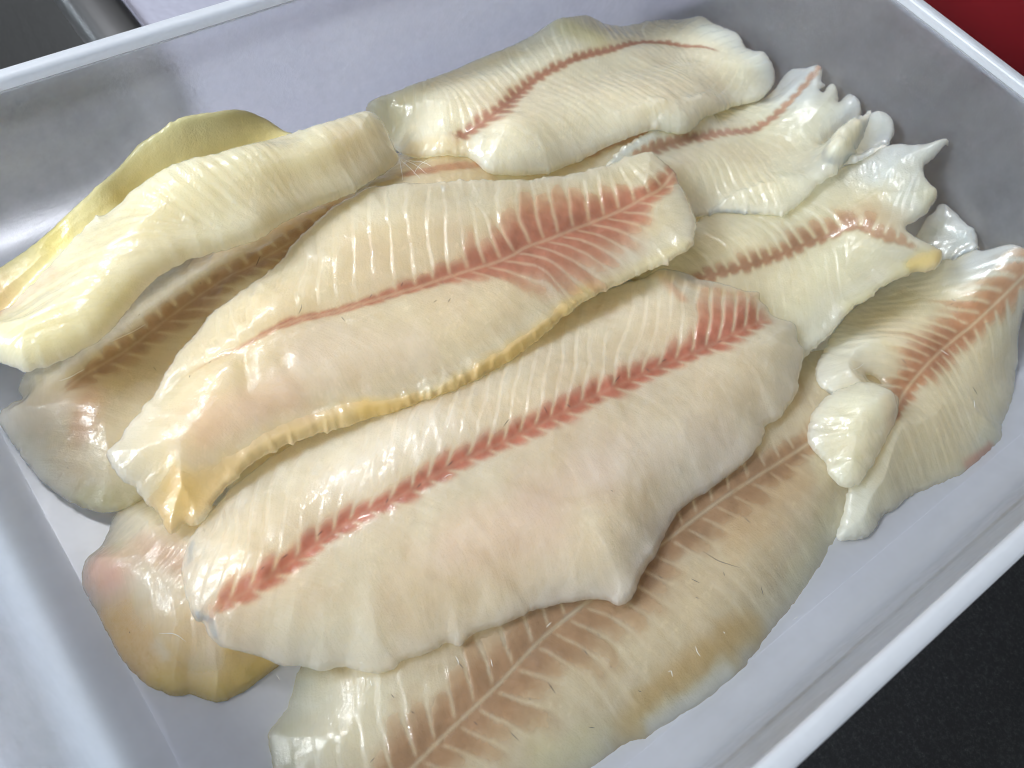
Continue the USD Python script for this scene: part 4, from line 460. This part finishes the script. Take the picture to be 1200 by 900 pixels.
 {'T': 13, 'Te': 4.68, 'Re': 3.5999999999999996, 'Rm': 22, 'droop': 0.05, 'p': 4.2, 'lu': (0.3, 8, 0.5), 'ld': (0.5, 8, 0.1), 'au': 0.28, 'ad': 0.2, 'col': (0.82, 0.77, 0.61), 'out': [[-1.3, 117.7], [0.5, 120.5], [2.1, 120.3], [8.6, 120.5], [12.3, 120.5], [27.7, 120.4], [40.5, 120.1], [54.5, 120.2], [65.0, 119.8], [73.6, 120.0], [82.4, 120.5], [89.5, 120.6], [97.8, 120.7], [105.6, 120.7], [111.1, 120.5], [115.1, 118.7], [126.8, 119.1], [142.1, 119.8], [152.2, 118.9], [162.7, 113.0], [167.1, 107.1], [167.3, 99.2], [167.9, 91.8], [167.3, 84.1], [164.6, 78.4], [164.8, 74.9], [167.7, 71.6], [167.6, 67.0], [167.7, 63.4], [166.4, 60.6], [163.6, 58.0], [151.3, 53.6], [145.1, 55.6], [138.5, 57.6], [121.8, 53.7], [113.1, 53.6], [103.7, 49.3], [97.4, 49.3], [93.1, 53.2], [87.2, 56.7], [77.6, 58.5], [67.1, 59.4], [55.7, 59.0], [45.3, 59.5], [38.6, 59.8], [31.2, 62.1], [22.4, 66.0], [18.8, 68.4], [17.3, 71.5], [18.1, 74.2], [16.6, 79.0], [11.7, 82.5], [5.8, 86.5], [2.2, 93.4], [2.7, 103.4], [2.3, 110.3], [-0.0, 114.3]], 'ax': [[15.9, 85.9], [28.1, 85.3], [37.1, 87.3], [52.4, 93.6], [63.0, 96.7], [74.4, 98.2], [88.9, 99.4], [102.9, 99.2], [123.1, 102.1], [137.5, 99.1], [147.4, 90.0], [149.0, 83.3]], 'bw': [(0, 3, 3.5), (0.08, 6, 6), (0.2, 5.5, 5), (0.35, 3, 2.5), (0.6, 2.6, 1.8), (0.9, 2.6, 1.6), (1, 1, 1)], 'sq': 0.78, 'sw': 0.18, 'sg': (0.2, 1.4), 'blood': (0.46, 0.25, 0.19), 'ezr': 40, 'stiff': 9, 'groove': 0.9, 'strokes': [([[1.2, 117.6], [2.4, 111.7]], 10, (0.98, 0.76, 0.4), 0.85), ([[11.1, 113.0], [62.6, 113.7]], 5, (0.8, 0.66, 0.42), 0.5), ([[88.8, 114.9], [99.9, 105.4]], 8, (0.78, 0.74, 0.42), 0.6), ([[158.0, 95.6], [160.9, 65.3]], 8, (0.9, 0.92, 0.8), 0.8), ([[3.1, 94.8], [15.1, 80.5]], 4, (0.78, 0.6, 0.36), 0.6), ([[14.4, 69.7], [29.4, 59.2]], 4, (0.78, 0.7, 0.48), 0.5), ([[105.3, 88.6], [135.5, 61.6]], 12, (0.8, 0.77, 0.6), 0.5)], 'bumps': [(12.1, 97.7, 11, 2.5), (35.0, 66.7, 12, 2.0)], 'ridges': [([[7.1, 115.4], [5.9, 109.1], [-1.0, 102.6]], 2.2, -1.6), ([[13.7, 81.2], [18.0, 82.5], [20.5, 88.6]], 2.5, -1.0)], 'name': 'H', 'seed': 92, 'fibres': [[[87.8, 117.9], [123.3, 154.3]], [[90.6, 119.0], [125.5, 154.6]], [[83.5, 117.5], [117.3, 153.1]], [[3.2, 119.6], [2.6, 120.5]], [[145.0, 113.4], [149.4, 117.0]]], 'holes': [], 'lift': [], 'ez': [27.0, 30.6, 34.0, 32.0, 31.7, 31.7, 31.9, 32.6, 33.1, 34.0, 35.4, 37.4, 35.3, 33.5, 29.8, 27.5, 22.0, 18.9, 17.4, 17.9, 22.2, 23.0, 24.9, 27.3, 26.6, 26.8, 28.1, 28.4, 26.5, 25.6, 25.0, 24.7, 24.4, 24.1, 30.2, 31.3, 32.9, 33.5, 34.0, 34.1, 33.5, 32.3, 31.6, 31.9, 32.3, 33.1, 34.4, 34.8, 35.0, 35.1, 35.0, 34.3, 32.4, 29.0, 23.6, 23.1, 25.0], 'flecks': []}
]

LABELS = {
 'F': 'bottom fillet with brown ribbed middle under the front fillet, by the near wall',
 'G': 'short yellow chunk of fillet with a pink tip in the near left corner',
 'C': 'greyish fillet in the hollow at left with ribbed brown middle and curled end',
 'A': 'pale yellow fillet leaning on the back wall behind the smooth left fillet',
 'M': 'tan fillet showing in the dark gap between top back and centre fillets',
 'L': 'right fillet with brown herringbone barbs and a rounded loose flap, at the right corner',
 'K1': 'small whitish torn fillet end poking out above the right corner fillet',
 'J': 'fillet with a forked brown stripe, a thin pointed tail and a yellow tip',
 'K0': 'small rounded white fillet end beside the torn tails at the far wall',
 'I': 'fillet with torn spiky tails and a faint pink stripe by the far wall',
 'B': 'smooth arched cream fillet at left, its glossy back turned up',
 'E': 'front middle fillet with a red herringbone stripe along its whole length',
 'D': 'centre fillet with yellow lower edge and a wide pinkish brown patch',
 'H': 'topmost back fillet with a thin brown stripe and yellowish folded left end'}
UNDER = ['hidden bottom fillet along the back wall at left', 'hidden bottom fillet along the back wall towards the far corner', 'hidden bottom fillet under the centre fillet',
         'hidden bottom fillet under the front striped fillet', 'hidden bottom fillet under the right corner fillet', 'hidden second fillet along the middle of the back wall']
def flesh_mesh(parent, name, v, f, cols, fib, material, **k):
    u, inv = np.unique(f, return_inverse=True); v, cols, fib, f = v[u], cols[u], fib[u], inv.reshape(-1, 3)
    m = usdkit.mesh(stage, numbered(str(parent.GetPath()) + '/' + name), (v / 1000, f), material, smooth=True)
    api = UsdGeom.PrimvarsAPI(m)
    api.CreatePrimvar('flesh_colour', Sdf.ValueTypeNames.Color3fArray, 'vertex').Set(Vt.Vec3fArray.FromNumpy(cols.astype(np.float32)))
    api.CreatePrimvar('fibre', Sdf.ValueTypeNames.Float3Array, 'vertex').Set(Vt.Vec3fArray.FromNumpy(fib.astype(np.float32)))
    return tag(m.GetPrim(), **k)
def tube_mesh(p, r, sides=5):
    p = np.asarray(p, float); t = np.gradient(p, axis=0); t /= np.linalg.norm(t, axis=1, keepdims=True) + 1e-9
    a = np.cross(t, [0, 0, 1.0]); a /= np.linalg.norm(a, axis=1, keepdims=True) + 1e-9; b = np.cross(t, a)
    an = np.arange(sides) * 2 * np.pi / sides; rr = r * np.sin(np.linspace(.25, np.pi - .25, len(p)))
    return loft([p[i] + rr[i] * (np.cos(an)[:, None] * a[i] + np.sin(an)[:, None] * b[i]) for i in range(len(p))], cap0=True, cap1=True)
pile = np.zeros(GXX.shape)
made = {}
ntri = 0
for f in FILLETS:
    pile = drape(f, pile)
    if f.get('hidden'): STEP = 1.2
    else: STEP = .55
    v, fc, cols, fib, tri, mB = fillet_shell(f)
    flap = f['name'] == 'Lflap'
    if flap: o = made['L']
    else:
        lab = LABELS.get(f['name'], UNDER[int(f['name'][1:])] if f.get('hidden') else '')
        o = made[f['name']] = thing('fish_fillet', lab, 'fish fillet', 'raw fish fillets heaped in the tub')
    flesh_mesh(o, 'flap' if flap else 'flesh', v, fc, cols, fib, globals()[f.get('mat', 'M_FLESH')], **({'label': 'thick rounded pale flap folded over the edge'} if flap else {}))
    ntri += len(fc)
    if f.get('bw') and not f.get('hidden'):
        g = inlay(v, tri, mB, cols, fib, len(mB))
        if g: flesh_mesh(o, 'dark_muscle_stripe', *g, M_BLOOD); ntri += len(g[1])
    yellow = [q for q in f.get('strokes', []) if q[2][2] < .32 and q[3] > .7 and q[2][0] > .81]
    if yellow:
        x, y = v[:len(mB), 0], v[:len(mB), 1]
        my = np.max([stroke_mask(x, y, p, r, f['seed'] + 60 + f['strokes'].index(q), .9) for q in yellow for p, r in [q[:2]]], axis=0)
        g = inlay(v, tri, np.where(mB > .2, 0, my), cols, fib, len(mB), lo=.4, proud=.06)
        if g: flesh_mesh(o, 'yellow_fat', *g, M_FAT); ntri += len(g[1])
    for key, name, rad, m in (('flecks', 'dark_flecks', .09, M_FLECK), ('fibres', 'torn_fibres', .10, M_FIBRE)):
        ms = []
        for k, pts in enumerate(f.get(key, [])):
            p = dense(chaikin(pts, 2, False), .4, False)
            z = on_raster_smooth(np.maximum(f['_top'], f['_base']), p[:, 0], p[:, 1]) + .12
            ms.append(tube_mesh(np.c_[p, z] / 1000, rad / 1000))
        if ms: part(o, name, trimesh.util.concatenate(ms), m, 60, kind='stuff')
ms = []
for pts in next(f['marks'] for f in FILLETS if 'marks' in f):
    p = dense(pts, .4, False); ms.append(tube_mesh(np.c_[p, np.full(len(p), 2.75)] / 1000, .00013))
part(box, 'scratches', trimesh.util.concatenate(ms), M_FIBRE, 60, kind='stuff')
print('triangles in fillets', ntri)
